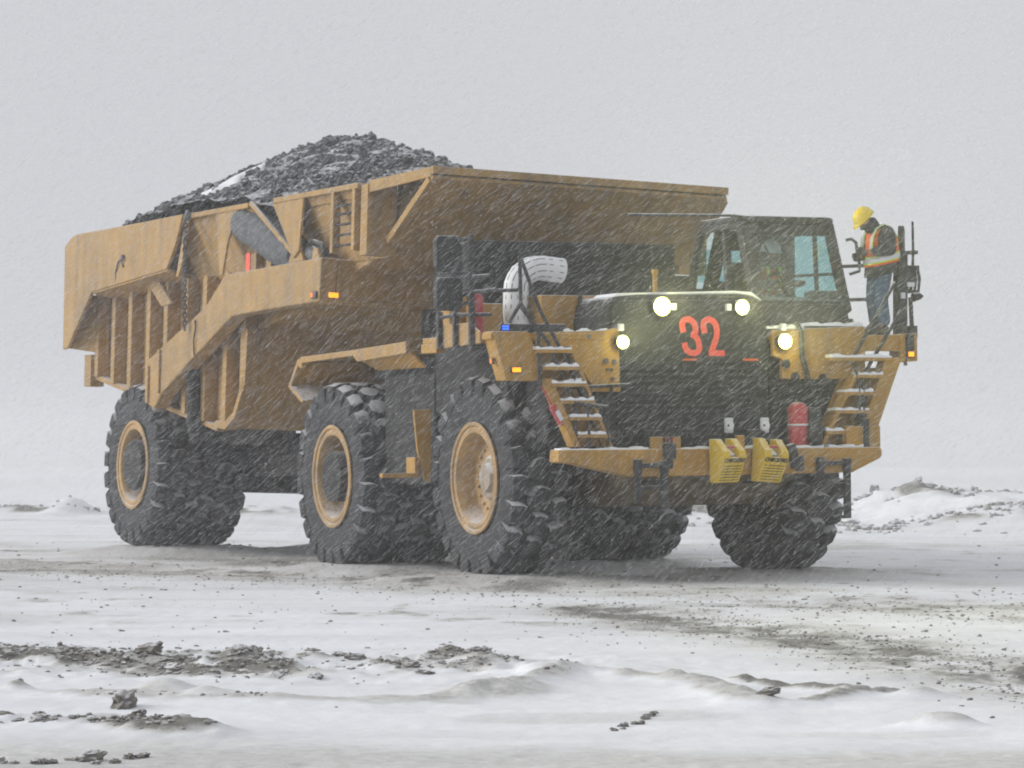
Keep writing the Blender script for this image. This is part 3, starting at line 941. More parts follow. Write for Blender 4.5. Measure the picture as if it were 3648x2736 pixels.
rail([[(0.95, -3.09, 3.93), (1.45, -3.09, 3.9), (1.8, -3.0, 3.9)], [(0.95, -3.09, 3.66), (1.45, -3.09, 3.7), (1.8, -2.9, 3.73)], [(0.45, -3.09, 3.42), (0.95, -3.09, 3.44), (1.6, -2.9, 3.42)]])
# left side
rail([[(1.75, 2.95, 3.88), (2.0, 2.80, 3.86), (2.02, 2.32, 3.15), (2.02, 2.14, 2.86), (2.04, 2.21, 2.62), (2.06, 2.21, 1.74)],
      [(1.75, 3.05, 3.5), (2.0, 2.90, 3.5), (2.02, 2.62, 3.11), (2.02, 2.40, 2.80), (2.04, 2.28, 2.62), (2.06, 2.27, 1.74)],
      [(1.1, 2.50, 3.68), (1.15, 3.18, 3.70)], [(1.1, 2.50, 4.13), (1.15, 3.1, 4.16)],
      [(1.15, 3.14, 3.16), (1.15, 3.14, 4.2)], [(1.9, 3.02, 3.16), (1.9, 3.02, 2.78)]])
rail([[(1.38, 2.44, 4.47), (1.44, 2.49, 4.48), (1.47, 2.54, 4.43), (1.47, 2.56, 4.28), (1.48, 2.59, 4.12), (1.48, 2.58, 4.05), (1.42, 2.46, 4.01)]], 0.022, 'grab_handle')
# mirror post and cluster on the left
build(MB().beam((1.6, 3.13, 3.16), (1.6, 3.15, 4.28), 0.15, 0.15), 'mirror_post', M['black'], tr, 0.015)
def mirror(c, w, h, yaw, t=0.07):
    o = build(MB().prism([(-w / 2 + 0.05, -h / 2), (w / 2 - 0.05, -h / 2), (w / 2, -h / 2 + 0.06), (w / 2, h / 2 - 0.06), (w / 2 - 0.05, h / 2), (-w / 2 + 0.05, h / 2), (-w / 2, h / 2 - 0.06), (-w / 2, -h / 2 + 0.06)], 'X', -t / 2, t / 2), 'mirror', M['black'], tr, 0.015)
    o.matrix_basis = Matrix.Translation(c) @ Matrix.Rotation(R(yaw), 4, 'Z')
    return o
mirror((1.58, 3.18, 4.38), 0.26, 0.56, 52)
build(MB().tube([(1.6, 3.33, 3.95), (1.6, 3.35, 4.3), (1.6, 3.345, 4.72)], [0.02, 0.018, 0.016], 6).box((1.56, 3.3, 4.28), (1.64, 3.4, 4.33)), 'antenna', M['black'], tr)
build(MB().beam((1.6, 3.1, 4.10), (1.6, 3.42, 4.10), 0.09, 0.06).beam((1.6, 3.12, 4.30), (1.6, 3.34, 4.30), 0.05, 0.05), 'mirror_arm', M['black'], tr, 0.01)
b = MB()
for k in range(5):
    x = 1.55 + 0.03 * k
    b.tube([(x, 3.22 + 0.035 * k, 4.12), (x, 3.24 + 0.04 * k, 3.95), (x, 3.22 + 0.04 * k, 3.83 - 0.012 * k), (x, 3.16, 3.76), (x, 3.14, 3.68)], 0.022, 6)
b.box((1.5, 3.15, 3.86), (1.66, 3.34, 4.08))
build(b, 'cable_bundle', M['black'], tr, smooth=50)
build(MB().tube([(1.6, 3.34, 3.70), (1.6, 3.45, 3.72), (1.6, 3.50, 3.72)], [0.06, 0.045, 0.01], 8), 'beacon_bracket', M['black'], tr, smooth=50)
build(MB().tube([(1.63, 3.30, 3.2), (1.63, 3.28, 3.7)], 0.03, 8).box((1.6, 3.24, 3.16), (1.67, 3.36, 3.32)).box((1.93, 3.02, 2.98), (1.96, 3.12, 3.2)), 'rail_post', M['black'], tr)
build(MB().box((1.68, 3.09, 3.68), (1.70, 3.16, 3.76)), 'rail_plate', M['silver'], tr)
build(MB().box((1.66, 3.2, 3.84), (1.69, 3.31, 3.9)), 'rail_plate', M['silver'], tr)
# right mirrors
for zz, hh in ((4.20, 0.46), (3.69, 0.42)):
    mirror((1.2, -3.30, zz), 0.39, hh, 8, 0.10)
build(MB().beam((1.15, -3.28, 4.36), (1.45, -3.05, 4.40), 0.04, 0.04).beam((1.15, -3.28, 3.95), (1.45, -3.05, 3.95), 0.05, 0.05).beam((1.15, -3.28, 3.55), (1.45, -3.05, 3.58), 0.05, 0.05), 'mirror_arm', M['black'], tr, 0.006)

# --- deck furniture: white heat-shielded pipe, yellow battery box
pth = [(0.55, -2.03, 3.2), (0.55, -2.06, 3.5), (0.55, -2.05, 3.75)] + [(0.55, -1.70 - 0.35 * math.cos(R(a)), 3.78 + 0.30 * math.sin(R(a))) for a in range(15, 106, 13)] + [(0.55, -1.38, 4.05)]
pipe = build(MB().tube(pth, 0.165, 20), 'exhaust_heat_shield', M['white_metal'], tr, smooth=50)
b = MB()
P = [Vector(p) for p in pth]
for i in range(0, len(P) - 1):
    d = (P[i + 1] - P[i]).normalized()
    a = Vector((1, 0, 0))
    c = d.cross(a).normalized()
    for t in (0.25, 0.75):
        for ang in (-75, -45, -15, 15, 45, 75):
            o = P[i].lerp(P[i + 1], t) + (a * math.cos(R(ang)) + c * math.sin(R(ang))) * 0.1665
            nn = (a * math.cos(R(ang)) + c * math.sin(R(ang)))
            sd = d.cross(nn)
            b.slab([o - d * 0.028 - sd * 0.0045, o + d * 0.028 - sd * 0.0045, o + d * 0.028 + sd * 0.0045, o - d * 0.028 + sd * 0.0045], 0.003)
build(b, 'vent_slots', M['letters'], pipe)
for i in (2, 5, 7):
    d = (P[i + 1] - P[i - 1]).normalized()
    build(MB().tube([P[i] - d * 0.012, P[i] + d * 0.012], 0.171, 20), 'seam_band', M['white_metal'], pipe, smooth=50)
build(MB().box((0.2, -1.86, 3.18), (0.92, -0.9, 3.71)), 'battery_box', M['yellow'], tr, 0.015)
b = MB().tube([(0.97, -1.33, 3.75), (0.97, -1.33, 3.5), (0.97, -1.22, 3.38), (0.97, -1.06, 3.38), (0.97, -1.05, 3.5)], 0.03, 8)
build(b, 'latch_rail', M['black'], tr, smooth=50)
build(MB().slab([(0.93, -1.5, 3.52), (0.93, -1.12, 3.55), (0.93, -1.12, 3.40), (0.93, -1.32, 3.40)], 0.12), 'box_bracket', M['yellow'], tr, 0.008)
build(MB().box((0.5, -2.75, 3.18), (0.8, -2.35, 3.60)), 'deck_locker', M['yellow'], tr, 0.02)
build(MB().box((0.15, -2.95, 3.18), (0.45, -2.7, 3.75)), 'deck_locker', M['yellow'], tr, 0.02)
build(MB().tube([(1.3, -0.4, 3.68), (1.3, -0.4, 3.98)], 0.035, 8).disc((1.3, -0.4, 3.98), (0, 0, 1), 0.045, 0.06, 10), 'fuel_filler', M['yellow'], tr, smooth=50)
n = 30
for (ya, yb, z, x0, x1) in ((-2.0, -1.3, 3.19, 1.72, 1.86), (0.95, 1.5, 3.26, 1.6, 1.86), (1.5, 2.4, 3.30, 1.55, 1.85)):
    pts = [(ya, z)] + [(ya + (yb - ya) * k / n, z + 0.01 + 0.05 * (0.5 + 0.5 * math.sin(k * 0.55 + ya * 3)) * random.uniform(.6, 1)) for k in range(n + 1)] + [(yb, z)]
    build(MB().prism(pts[::-1], 'X', x0, x1), 'snow_on_deck', M['snow'], tr, smooth=40)
build(MB().prism([(-1.25, 3.66), (-1.2, 3.70), (-0.3, 3.725), (0.5, 3.75), (0.75, 3.735), (0.9, 3.63), (0.72, 3.70), (0.5, 3.72), (-0.9, 3.69)], 'X', 1.2, 1.80), 'snow_on_hood', M['snow'], nose, smooth=40)

# --- rear fender over the drive wheel and step plate
b = MB().slab([(-5.72, -2.60, 3.03), (-3.55, -2.60, 3.07), (-3.55, -1.0, 3.07), (-5.72, -1.0, 3.03)], 0.06)
fen = build(b, 'drive_fender', M['yellow_pale'], tr, 0.008)
build(MB().prism([(-5.72, 3.0), (-5.6, 3.09), (-3.58, 3.13), (-1.68, 3.19), (-1.68, 3.03), (-3.42, 2.96), (-3.58, 3.05), (-5.55, 3.0), (-5.55, 2.93), (-5.66, 2.93)], 'Y', -2.66, -2.60), 'fender_edge', M['yellow_pale'], fen, 0.008)
build(MB().prism([(-5.72, 3.06), (-5.62, 3.06), (-6.0, 2.68), (-5.5, 2.45), (-5.58, 2.42), (-6.12, 2.66)], 'Y', -2.66, -2.58), 'fender_edge', M['yellow_pale'], fen, 0.006)
build(MB().slab([(-5.68, -2.6, 3.03), (-5.68, -1.0, 3.03), (-6.08, -1.0, 2.67), (-6.08, -2.6, 2.67)], -0.03).slab([(-6.08, -2.6, 2.67), (-6.08, -1.0, 2.67), (-5.56, -1.0, 2.44), (-5.56, -2.6, 2.44)], -0.03), 'mud_guard', M['yellow'], fen)
build(MB().slab([(-3.45, -2.60, 3.02), (-1.70, -2.60, 3.10), (-1.70, -2.35, 2.86), (-3.35, -2.35, 2.86)], -0.03), 'fender_skirt', M['yellow'], fen)
build(MB().prism([(-2.67, 2.26), (-2.42, 2.27), (-2.41, 1.5), (-2.43, 1.28), (-2.52, 1.32), (-2.62, 1.72)], 'X', -1.45, -1.40), 'step_plate', M['yellow'], tr, 0.008)
build(MB().box((-1.47, -3.15, 1.35), (-1.36, -2.62, 1.41)).box((-1.7, -2.66, 1.4), (-1.4, -2.60, 1.62)), 'step_bar', M['yellow'], tr, 0.008)
build(MB().box((-0.3, -3.03, 2.98), (0.2, -2.9, 3.1)), 'deck_bracket', M['yellow'], tr, 0.008)

# --- cab
cab = empty('cab', None, tr)
YR, YL = 1.05, 2.50
def fx(z):                          # the raked front plane of the cab
    return 1.5 - (z - 3.3) * 0.379
b = MB()
b.prism([(-0.62, 3.18), (1.52, 3.18), (fx(3.75), 3.75), (-0.62, 3.75)], 'Y', YR, YR + 0.06)
b.prism([(-0.62, 3.18), (1.52, 3.18), (fx(3.42), 3.42), (-0.62, 3.42)], 'Y', YL - 0.06, YL)
b.slab([(1.52, YR + .061, 3.18), (1.52, YL - .061, 3.18), (fx(3.62), YL - .061, 3.62), (fx(3.62), YR + .061, 3.62)], -0.05)
b.box((-0.62, YR + .061, 3.18), (-0.57, YL - .061, 3.9))
for y, w in ((YR + 0.07, 0.15), (YL - 0.055, 0.11)):
    b.beam((fx(3.5) - 0.06, y, 3.5), (fx(4.72) - 0.06, y, 4.70), w, 0.14, (1, 0, 0))
b.beam((0.62, YR + 0.03, 3.7), (0.52, YR + 0.03, 4.7), 0.10, 0.08, (1, 0, 0))
b.beam((-0.20, YL - 0.03, 3.4), (-0.20, YL - 0.03, 4.7), 0.16, 0.08, (1, 0, 0))
for y in (YR + 0.06, YL - 0.06):
    b.tube([(-0.56, y, 3.7), (-0.42, y, 4.2), (-0.24, y, 4.6), (-0.10, y, 4.72)], 0.065, 8)
b.slab([(fx(4.55), YR + .1, 4.55), (fx(4.55), YL - .1, 4.55), (fx(4.72), YL - .1, 4.72), (fx(4.72), YR + .1, 4.72)], -0.05)
b.box((-0.12, YR, 4.62), (0.9, YR + 0.06, 4.72)).box((-0.12, YL - 0.06, 4.60), (0.9, YL, 4.72))
build(b, 'cab_frame', M['black'], cab, 0.02)
roof = [(-0.14, YR - 0.01), (0.85, YR - 0.02), (1.02, YR + 0.12), (1.04, YL - 0.12), (0.92, YL + 0.02), (-0.14, YL + 0.01)]
b = MB().prism(roof, 'Z', 4.705, 4.80)
build(b, 'roof', M['black'], cab, 0.035)
b = MB().tube([(0.6, -0.45, 4.80), (0.9, 1.0, 4.80), (0.98, 1.2, 4.77)], 0.02, 6)
build(b, 'roof_antenna_bar', M['black'], cab)
build(MB().slab([(fx(3.64), YR + 0.14, 3.64), (fx(3.64), YL - 0.10, 3.64), (fx(4.55), YL - 0.10, 4.55), (fx(4.55), YR + 0.14, 4.55)], -0.012), 'windscreen', M['windscreen'], cab)
build(MB().box((0.66, YR + 0.02, 3.76), (1.0, YR + 0.03, 4.62)), 'side_window', M['windscreen'], cab)
build(MB().prism([(-0.46, 3.78), (0.56, 3.78), (0.48, 4.62), (-0.16, 4.62), (-0.34, 4.25)], 'Y', YR + 0.02, YR + 0.03), 'side_window', M['windscreen'], cab)
build(MB().box((-0.10, YL - 0.03, 3.44), (1.0, YL - 0.02, 4.60)), 'door_window', M['door_glass'], cab)
build(MB().prism([(-0.56, 3.42), (-0.27, 3.42), (-0.27, 4.61), (-0.24, 4.61), (-0.44, 4.2)], 'Y', YL - 0.04, YL - 0.015), 'rear_side_panel', M['black'], cab)
build(MB().slab([(-0.56, 1.28, 3.8), (-0.56, 1.5, 3.8), (-0.14, 1.5, 4.68), (-0.14, 1.28, 4.68)], 0.03).slab([(-0.27, 1.5, 4.42), (-0.27, 1.9, 4.42), (-0.14, 1.9, 4.68), (-0.14, 1.5, 4.68)], 0.03).slab([(-0.56, 1.9, 3.8), (-0.56, YL - 0.1, 3.8), (-0.14, YL - 0.1, 4.68), (-0.14, 1.9, 4.68)], 0.03).box((-0.56, 1.5, 3.8), (-0.53, 1.9, 4.0)), 'rear_wall', M['black'], cab)
build(MB().slab([(-0.47, YR + 0.1, 3.98), (-0.47, 1.9, 3.98), (-0.27, 1.9, 4.42), (-0.27, YR + 0.1, 4.42)], 0.01), 'rear_window', M['door_glass'], cab)
b = MB().beam((0.55, YL - 0.015, 3.42), (0.47, YL - 0.015, 4.62), 0.05, 0.04, (1, 0, 0)).beam((-0.1, YL - 0.015, 4.06), (1.2, YL - 0.015, 4.03), 0.04, 0.04)
build(b, 'door_frame', M['black'], cab)
b = MB().prism([(0.75, 3.2), (1.42, 3.2), (1.33, 3.66), (1.0, 3.72), (0.8, 3.6)], 'Y', YR + 0.08, YL - 0.08)
build(b, 'dashboard', M['dark'], cab, 0.03)
st_ = build(MB().box((-0.3, 1.62, 3.45), (0.25, 2.12, 3.6)).box((-0.36, 1.62, 3.55), (-0.24, 2.12, 4.25)).box((-0.34, 1.76, 4.25), (-0.26, 2.0, 4.45)), 'driver_seat', M['seat'], cab, 0.04)
build(MB().box((-0.5, 2.18, 3.2), (-0.2, 2.42, 3.7)).box((-0.48, 2.2, 3.7), (-0.4, 2.40, 4.1)), 'passenger_seat', M['seat'], cab, 0.04)
ring = [(0.62 + 0.08 * math.sin(R(a)), 1.8 + 0.22 * math.cos(R(a)), 3.86 + 0.20 * math.sin(R(a))) for a in range(0, 361, 15)]
build(MB().tube(ring, 0.02, 6, cap=False).tube([(0.62, 1.8, 3.86), (0.95, 1.8, 3.66)], 0.03, 6).tube([(0.62, 1.6, 3.86), (0.62, 2.0, 3.86)], 0.015, 6), 'steering_wheel', M['dark'], cab, smooth=50)
build(MB().beam((fx(4.62) + 0.03, 1.27, 4.62), (fx(3.85) + 0.03, 1.52, 3.85), 0.025, 0.025).beam((fx(3.9) + 0.03, 1.5, 3.9), (fx(3.62) + 0.03, 1.62, 3.62), 0.012, 0.012), 'wiper', M['black'], cab)
build(MB().box((0.98, 2.0, 3.66), (1.25, 2.42, 3.80)), 'monitor', M['dark'], cab, 0.04)

# ------------------------------------------------------------------ dump trailer
def t2w(p):
    return MT @ Vector(p)
hp = t2w((-4.57, 0, 0))
MTR = frame((hp.x, hp.y, 0.08), 27, 1.5)
tl = empty('dump_trailer', MTR)
tag(tl, 'tan ribbed rear-dump trailer body heaped with dark snowy rock', 'dump trailer')
XA = -8.4
for s in (-1, 1):
    wheel(tl, XA, s * 2.24, ZW, s > 0, 'drive', 0.2 - s)
    wheel(tl, XA, s * 1.43, ZW, s > 0, 'inner', 0.5)
b = MB().tube([(XA, -2.6, ZW), (XA, 2.6, ZW)], 0.42, 20).box((-8.9, -1.0, 0.95), (-7.3, 1.0, 1.9))
build(b, 'trailer_axle', M['dark'], tl, smooth=40)
build(MB().box((-8.6, -1.6, 1.7), (-5.0, -1.1, 2.2)).box((-8.6, 1.1, 1.7), (-5.0, 1.6, 2.2)).box((-7.6, -1.0, 1.2), (-4.6, 1.0, 1.9)), 'under_frame', M['dark'], tl, 0.03)

body = empty('dump_body', None, tl)
ZT = 5.31
prof = [(-10.85, 5.0), (-11.0, 3.25), (-11.0, 2.98), (-10.6, 2.86), (-5.0, 1.95), (-4.6, 1.92), (-4.2, 2.10), (-3.85, 2.65), (-3.78, 3.45), (-2.2, 3.70), (0.4, 4.30), (1.15, 4.45), (1.15, 5.2), (0.8, 5.25), (0.6, 4.9)]
b = MB().prism(prof, 'Y', -2.28, 2.28)
build(b, 'tub', M['yellow_pale'], body, 0.02)
# flared upper sides
for s in (-1, 1):
    def Y(y):
        return y * s
    segs = [(-10.9, -3.10, -10.9, -3.30), (-2.10, 0.95, -1.30, 0.95)]
    for (xt0, xt1, xb0, xb1) in segs:
        build(MB().slab([(xb0, Y(2.30), 4.30), (xb1, Y(2.30), 4.30), (xt1, Y(2.74), ZT - 0.02), (xt0, Y(2.74), ZT - 0.02)], 0.05 * s), 'flared_side', M['yellow_pale'], body, 0.006)
        build(MB().box((xt0, min(Y(2.62), Y(2.82)), ZT - 0.06), (xt1, max(Y(2.62), Y(2.82)), ZT + 0.02)), 'top_rail', M['yellow_pale'], body, 0.012)
    # big flat sheet round the tail
    ya, yb = sorted((Y(2.80), Y(2.86)))
    build(MB().prism([(-11.36, 5.15), (-10.94, 5.30), (-5.72, 5.33), (-6.02, 4.85), (-6.38, 4.49), (-9.92, 4.28), (-11.09, 3.36), (-11.32, 3.34)], 'Y', ya, yb), 'tail_side_sheet', M['yellow_pale'], body, 0.012)
    build(MB().slab([(-6.38, Y(2.83), 4.50), (-9.92, Y(2.83), 4.29), (-9.92, Y(2.30), 4.20), (-6.38, Y(2.30), 4.40)], 0.04), 'sheet_return', M['yellow_pale'], body)
    build(MB().slab([(-11.24, Y(2.78), 3.37), (-10.5, Y(2.30), 3.26), (-10.5, Y(2.30), 4.26), (-11.0, Y(2.78), 4.30)], 0.04), 'tail_web', M['yellow_pale'], body)
    # upright ribs
    def zb(x):                      # underside of the tub
        return np.interp(x, [-11.0, -10.6, -5.0, -4.2, -3.85], [2.98, 2.86, 1.95, 2.10, 2.65])
    for x in (-10.6, -9.78, -8.97, -8.10, -7.30, -6.42, -5.58, -4.68, -3.95):
        ya, yb = sorted((Y(2.28), Y(2.50)))
        z0 = float(zb(x))
        build(MB().box((x - 0.085, ya, z0), (x + 0.085, yb, 4.36)), 'side_rib', M['yellow_pale'], body, 0.012)
    build(MB().prism([(-5.0, 1.94), (-4.6, 1.90), (-4.2, 2.08), (-3.82, 2.62), (-3.75, 3.45), (-3.86, 3.45), (-3.92, 2.66), (-4.28, 2.17), (-4.62, 2.02), (-5.0, 2.05)], 'Y', *sorted((Y(2.281), Y(2.50)))), 'front_rib', M['yellow_pale'], body, 0.01)
    build(MB().slab([(-10.9, Y(2.281), 2.93), (-5.0, Y(2.281), 1.96), (-5.0, Y(2.46), 1.96), (-10.9, Y(2.46), 2.93)], 0.08), 'floor_flange', M['yellow_pale'], body, 0.008)
    # gussets stiffening the flare
    for pts in ([(-4.45, 5.28), (-3.55, 5.28), (-3.95, 4.75), (-4.12, 4.28), (-4.22, 4.28)], [(-2.16, 5.24), (-1.0, 5.30), (-1.14, 4.5), (-1.32, 4.40)], [(-5.72, 5.3), (-5.62, 5.3), (-5.75, 4.7), (-6.0, 4.35), (-6.1, 4.35)]):
        build(MB().prism(pts, 'Y', *sorted((Y(2.76), Y(2.80)))), 'gusset', M['yellow_pale'], body, 0.008)
    build(MB().beam((-3.02, Y(2.80), 5.32), (-1.32, Y(2.76), 4.42), 0.05, 0.07), 'notch_edge', M['yellow_pale'], body, 0.008)
    # front corner posts and rungs
    for x in (0.08, 0.82):
        build(MB().box((x - 0.05, *sorted((Y(2.70), Y(2.82)))[:1], 4.38), (x + 0.05, sorted((Y(2.70), Y(2.82)))[1], 5.28)), 'corner_post', M['yellow_pale'], body, 0.008)
    for z in (4.48, 4.63, 4.78, 4.93, 5.05):
        build(MB().beam((0.12, Y(2.76), z), (0.78, Y(2.76), z), 0.04, 0.03), 'rung', M['dark'], body)
    build(MB().box((0.95, *sorted((Y(2.30), Y(2.76)))[:1], 4.30), (1.18, sorted((Y(2.30), Y(2.76)))[1], 5.30)), 'corner_plate', M['yellow_pale'], body, 0.01)
# canopy over the tractor
b = MB().slab([(1.15, -2.40, 4.46), (1.15, 2.40, 4.46), (2.40, 2.35, 5.36), (2.40, -2.35, 5.36)], 0.06)
cano = build(b, 'canopy', M['yellow_pale'], body, 0.01)
build(MB().box((2.38, -2.36, 5.37), (2.45, 2.36, 5.48)), 'canopy_lip', M['yellow_pale'], cano, 0.01)
build(MB().slab([(1.18, -2.74, 5.30), (2.38, -2.36, 5.42), (2.38, 2.36, 5.42), (1.18, 2.74, 5.30)], 0.05), 'canopy_top', M['yellow_pale'], cano, 0.01)
for s in (-1, 1):
    build(MB().slab([(1.18, s * 2.74, 5.18), (2.38, s * 2.36, 5.33), (2.38, s * 2.36, 5.47), (1.18, s * 2.74, 5.35)], 0.04 * s), 'canopy_edge', M['yellow_pale'], cano, 0.006)
for s in (-1, 1):
    build(MB().beam((1.25, s * 2.42, 4.50), (2.36, s * 2.32, 5.30), 0.14, 0.10), 'canopy_brace', M['yellow_pale'], cano, 0.01)
for y in (-2.27, 2.27):
    build(MB().prism([(1.17, 4.50), (2.37, 5.39), (1.17, 5.30)], 'Y', y - 0.02, y + 0.02), 'canopy_shade_panel', M['shade_brown'], cano)  # added dark panel closing the canopy gap, shade put into its colour
for y in (-1.2, 0.0, 1.2):
    build(MB().beam((1.22, y, 4.46), (2.36, y, 5.29), 0.10, 0.08), 'canopy_rib', M['yellow_pale'], cano, 0.01)
# tail: red marker lamps
for (z, h) in ((3.05, 0.14), (2.80, 0.10)):
    build(MB().box((-10.96, -2.52, z), (-10.78, -2.47, z + h)), 'tail_lamp', M['red_lens'], tl, 0.01)
build(MB().box((-11.05, -2.55, 2.70), (-10.72, -2.30, 3.25)), 'tail_bracket', M['yellow_pale'], tl, 0.01)

# goose-neck frame
for s in (-1, 1):
    ya, yb = sorted((s * 2.55, s * 2.82))
    build(MB().prism([(-3.95, 4.28), (-0.25, 4.34), (-0.30, 3.71), (-2.94, 3.65), (-3.63, 3.62), (-5.42, 2.95), (-6.57, 2.48), (-6.9, 2.25), (-7.25, 2.35), (-7.30, 3.03), (-4.77, 3.80)], 'Y', ya, yb), 'gooseneck_arm', M['yellow_pale'], tl, 0.025)
    build(MB().box((-7.2, *sorted((s * 2.82, s * 2.86))[:1], 2.35), (-7.1, sorted((s * 2.82, s * 2.86))[1], 2.95)).box((-6.7, *sorted((s * 2.82, s * 2.86))[:1], 2.5), (-6.6, sorted((s * 2.82, s * 2.86))[1], 3.2)), 'arm_bracket', M['yellow_pale'], tl, 0.01)
build(MB().box((-0.85, -2.549, 3.70), (-0.26, 2.549, 4.33)), 'gooseneck_crossmember', M['yellow_pale'], tl, 0.03)
build(MB().box((-0.26, -2.5, 3.68), (-0.22, 2.5, 3.72)), 'crossmember_lip', M['yellow_pale'], tl, 0.008)
build(MB().box((-0.9, -0.9, 2.9), (0.5, 0.9, 3.7)).tube([(0, 0, 2.0), (0, 0, 3.0)], 0.4, 20), 'hitch', M['dark'], tl, 0.03)
build(MB().box((-0.22, -2.72, 3.76), (-0.19, -2.56, 3.84)), 'marker_lamp', M['black'], tl)
for k in range(4):
    build(MB().box((-0.19, -2.715 + 0.038 * k, 3.765), (-0.175, -2.683 + 0.038 * k, 3.835)), 'lamp_lens', M['amber'], tl)
build(MB().box((-0.52, -2.86, 3.75), (-0.34, -2.82, 3.86)), 'side_marker', M['steel'], tl, 0.01)
build(MB().box((-0.49, -2.875, 3.77), (-0.41, -2.86, 3.84)), 'side_lens', M['amber_dim'], tl)
# hoist cylinders in their rubber boots
for s in (-1, 1):
    b = MB().tube([(-3.75, s * 2.52, 5.10), (-3.72, s * 2.52, 5.09), (-2.35, s * 2.55, 4.64), (-1.75, s * 2.56, 4.50), (-1.62, s * 2.56, 4.47)], [0.27, 0.32, 0.30, 0.27, 0.22], 24)
    hc = build(b, 'hoist_cylinder', M['boot_rubber'], tl, smooth=40)
    build(MB().tube([(-1.62, s * 2.56, 4.47), (-0.75, s * 2.60, 4.42)], 0.13, 16), 'piston_rod', M['steel'], hc, smooth=40)
    build(MB().tube([(-1.2, s * 2.58, 4.46), (-0.9, s * 2.66, 4.62), (-0.55, s * 2.68, 4.55), (-0.5, s * 2.66, 4.36)], 0.035, 8).tube([(-1.25, s * 2.62, 4.5), (-0.8, s * 2.70, 4.52), (-0.62, s * 2.70, 4.4)], 0.03, 8), 'hydraulic_hose', M['black'], hc, smooth=50)
    build(MB().prism([(-1.62, 4.33), (-1.4, 4.62), (-1.25, 4.62), (-1.05, 4.34)], 'Y', *sorted((s * 2.70, s * 2.76))).prism([(-0.75, 4.33), (-0.7, 4.5), (-0.55, 4.5), (-0.45, 4.33)], 'Y', *sorted((s * 2.70, s * 2.76))), 'cylinder_bracket', M['yellow_pale'], tl, 0.01)
for (x, zz) in ((-3.35, 4.28), (-2.75, 4.29)):
    build(MB().box((x - 0.10, -2.60, zz), (x + 0.10, -2.45, zz + 0.30)), 'cable_guard', M['yellow_pale'], tl, 0.01)
build(MB().box((-3.62, -2.612, 4.30), (-3.46, -2.60, 4.60)), 'red_flag_plate', M['red_print'], tl)
# body-prop chain down the side
chain_root = None
for k in range(27):
    z = 5.20 - 0.065 * k
    x = -5.50 + 0.004 * k
    y = -2.90
    a = R(90 * (k % 2))
    pts = []
    for t in range(0, 361, 45):
        u, w = 0.032 * math.cos(R(t)), 0.05 * math.sin(R(t))
        pts.append((x + u * math.cos(a), y + u * math.sin(a), z + w))
    build(MB().tube(pts, 0.014, 5, cap=False), 'chain_link', M['steel'], tl)
build(MB().tube([(-5.5, -2.84, 5.36), (-5.5, -2.88, 5.22)], 0.06, 8), 'chain_anchor', M['steel'], tl)
build(MB().tube([(-8.35, -2.87, 4.62), (-8.40, -2.90, 4.76), (-8.55, -2.89, 4.72), (-8.72, -2.87, 4.55), (-8.75, -2.85, 4.38)], 0.014, 6).disc((-8.35, -2.87, 4.78), (0, -1, 0), 0.05, 0.04, 8), 'sensor_wire', M['steel'], tl)
build(MB().tube([(-5.1, -2.84, 3.62), (-5.05, -2.85, 3.5), (-5.12, -2.85, 3.3), (-5.1, -2.84, 3.05)], 0.012, 6), 'hose_line', M['dark'], tl)
build(MB().slab([(-8.1, -2.60, 4.45), (-7.6, -2.60, 4.48), (-7.0, -2.52, 3.98), (-7.45, -2.52, 3.95)], 0.04), 'rib_gusset', M['yellow_pale'], body)
build(MB().tube([(-5.75, -2.62, 3.0), (-5.70, -2.60, 2.6), (-5.72, -2.58, 2.0), (-5.7, -2.5, 1.7)], 0.11, 10), 'brake_hose', M['dark'], tl, smooth=50)

# ------------------------------------------------------------------ load of broken rock
def ico(sub, amp, seed, sq=(1, 1, 1), freq=1.6):
    bm = bmesh.new()
    bmesh.ops.create_icosphere(bm, subdivisions=sub, radius=1.0)
    for v in bm.verts:
        p = v.co.copy()
        d = mnoise.noise(p * freq + Vector((seed * 7.3, seed * 3.1, seed * 1.7)))
        d2 = mnoise.noise(p * freq * 2.7 + Vector((seed * 2.3, seed * 5.1, seed)))
        v.co = p * (1 + amp * d * 1.3 + amp * 0.6 * d2)
        v.co.x *= sq[0]
        v.co.y *= sq[1]
        v.co.z *= sq[2]
    v_ = [v.co.copy() for v in bm.verts]
    f_ = [tuple(v.index for v in f.verts) for f in bm.faces]
    bm.free()
    return v_, f_

def rock_mesh(name, m, sub, amp, seed, sq, freq=1.6):
    v_, f_ = ico(sub, amp, seed, sq, freq)
    me_ = bpy.data.meshes.new(name)
    me_.from_pydata([tuple(p) for p in v_], [], f_)
    me_.materials.append(m)
    for p in me_.polygons:
        p.use_smooth = True
    me_.set_sharp_from_angle(angle=R(38))
    return me_

def heap(x, y):
    """height of the load above the body rim, trailer coordinates"""
    px, py = -5.6, -0.05
    dx = np.where(x > px, (x - px) / 5.7, (px - x) / 6.9)
    dy = np.abs(y - py) / 3.1
    r = np.sqrt(dx * dx + dy * dy)
    h = 1.95 * np.clip(1 - r, 0, 1) ** 0.95
    h = 1.62 - np.sqrt((r * 1.66) ** 2 + 0.06) + 0.10
    return 5.25 + np.maximum(h, -0.12)

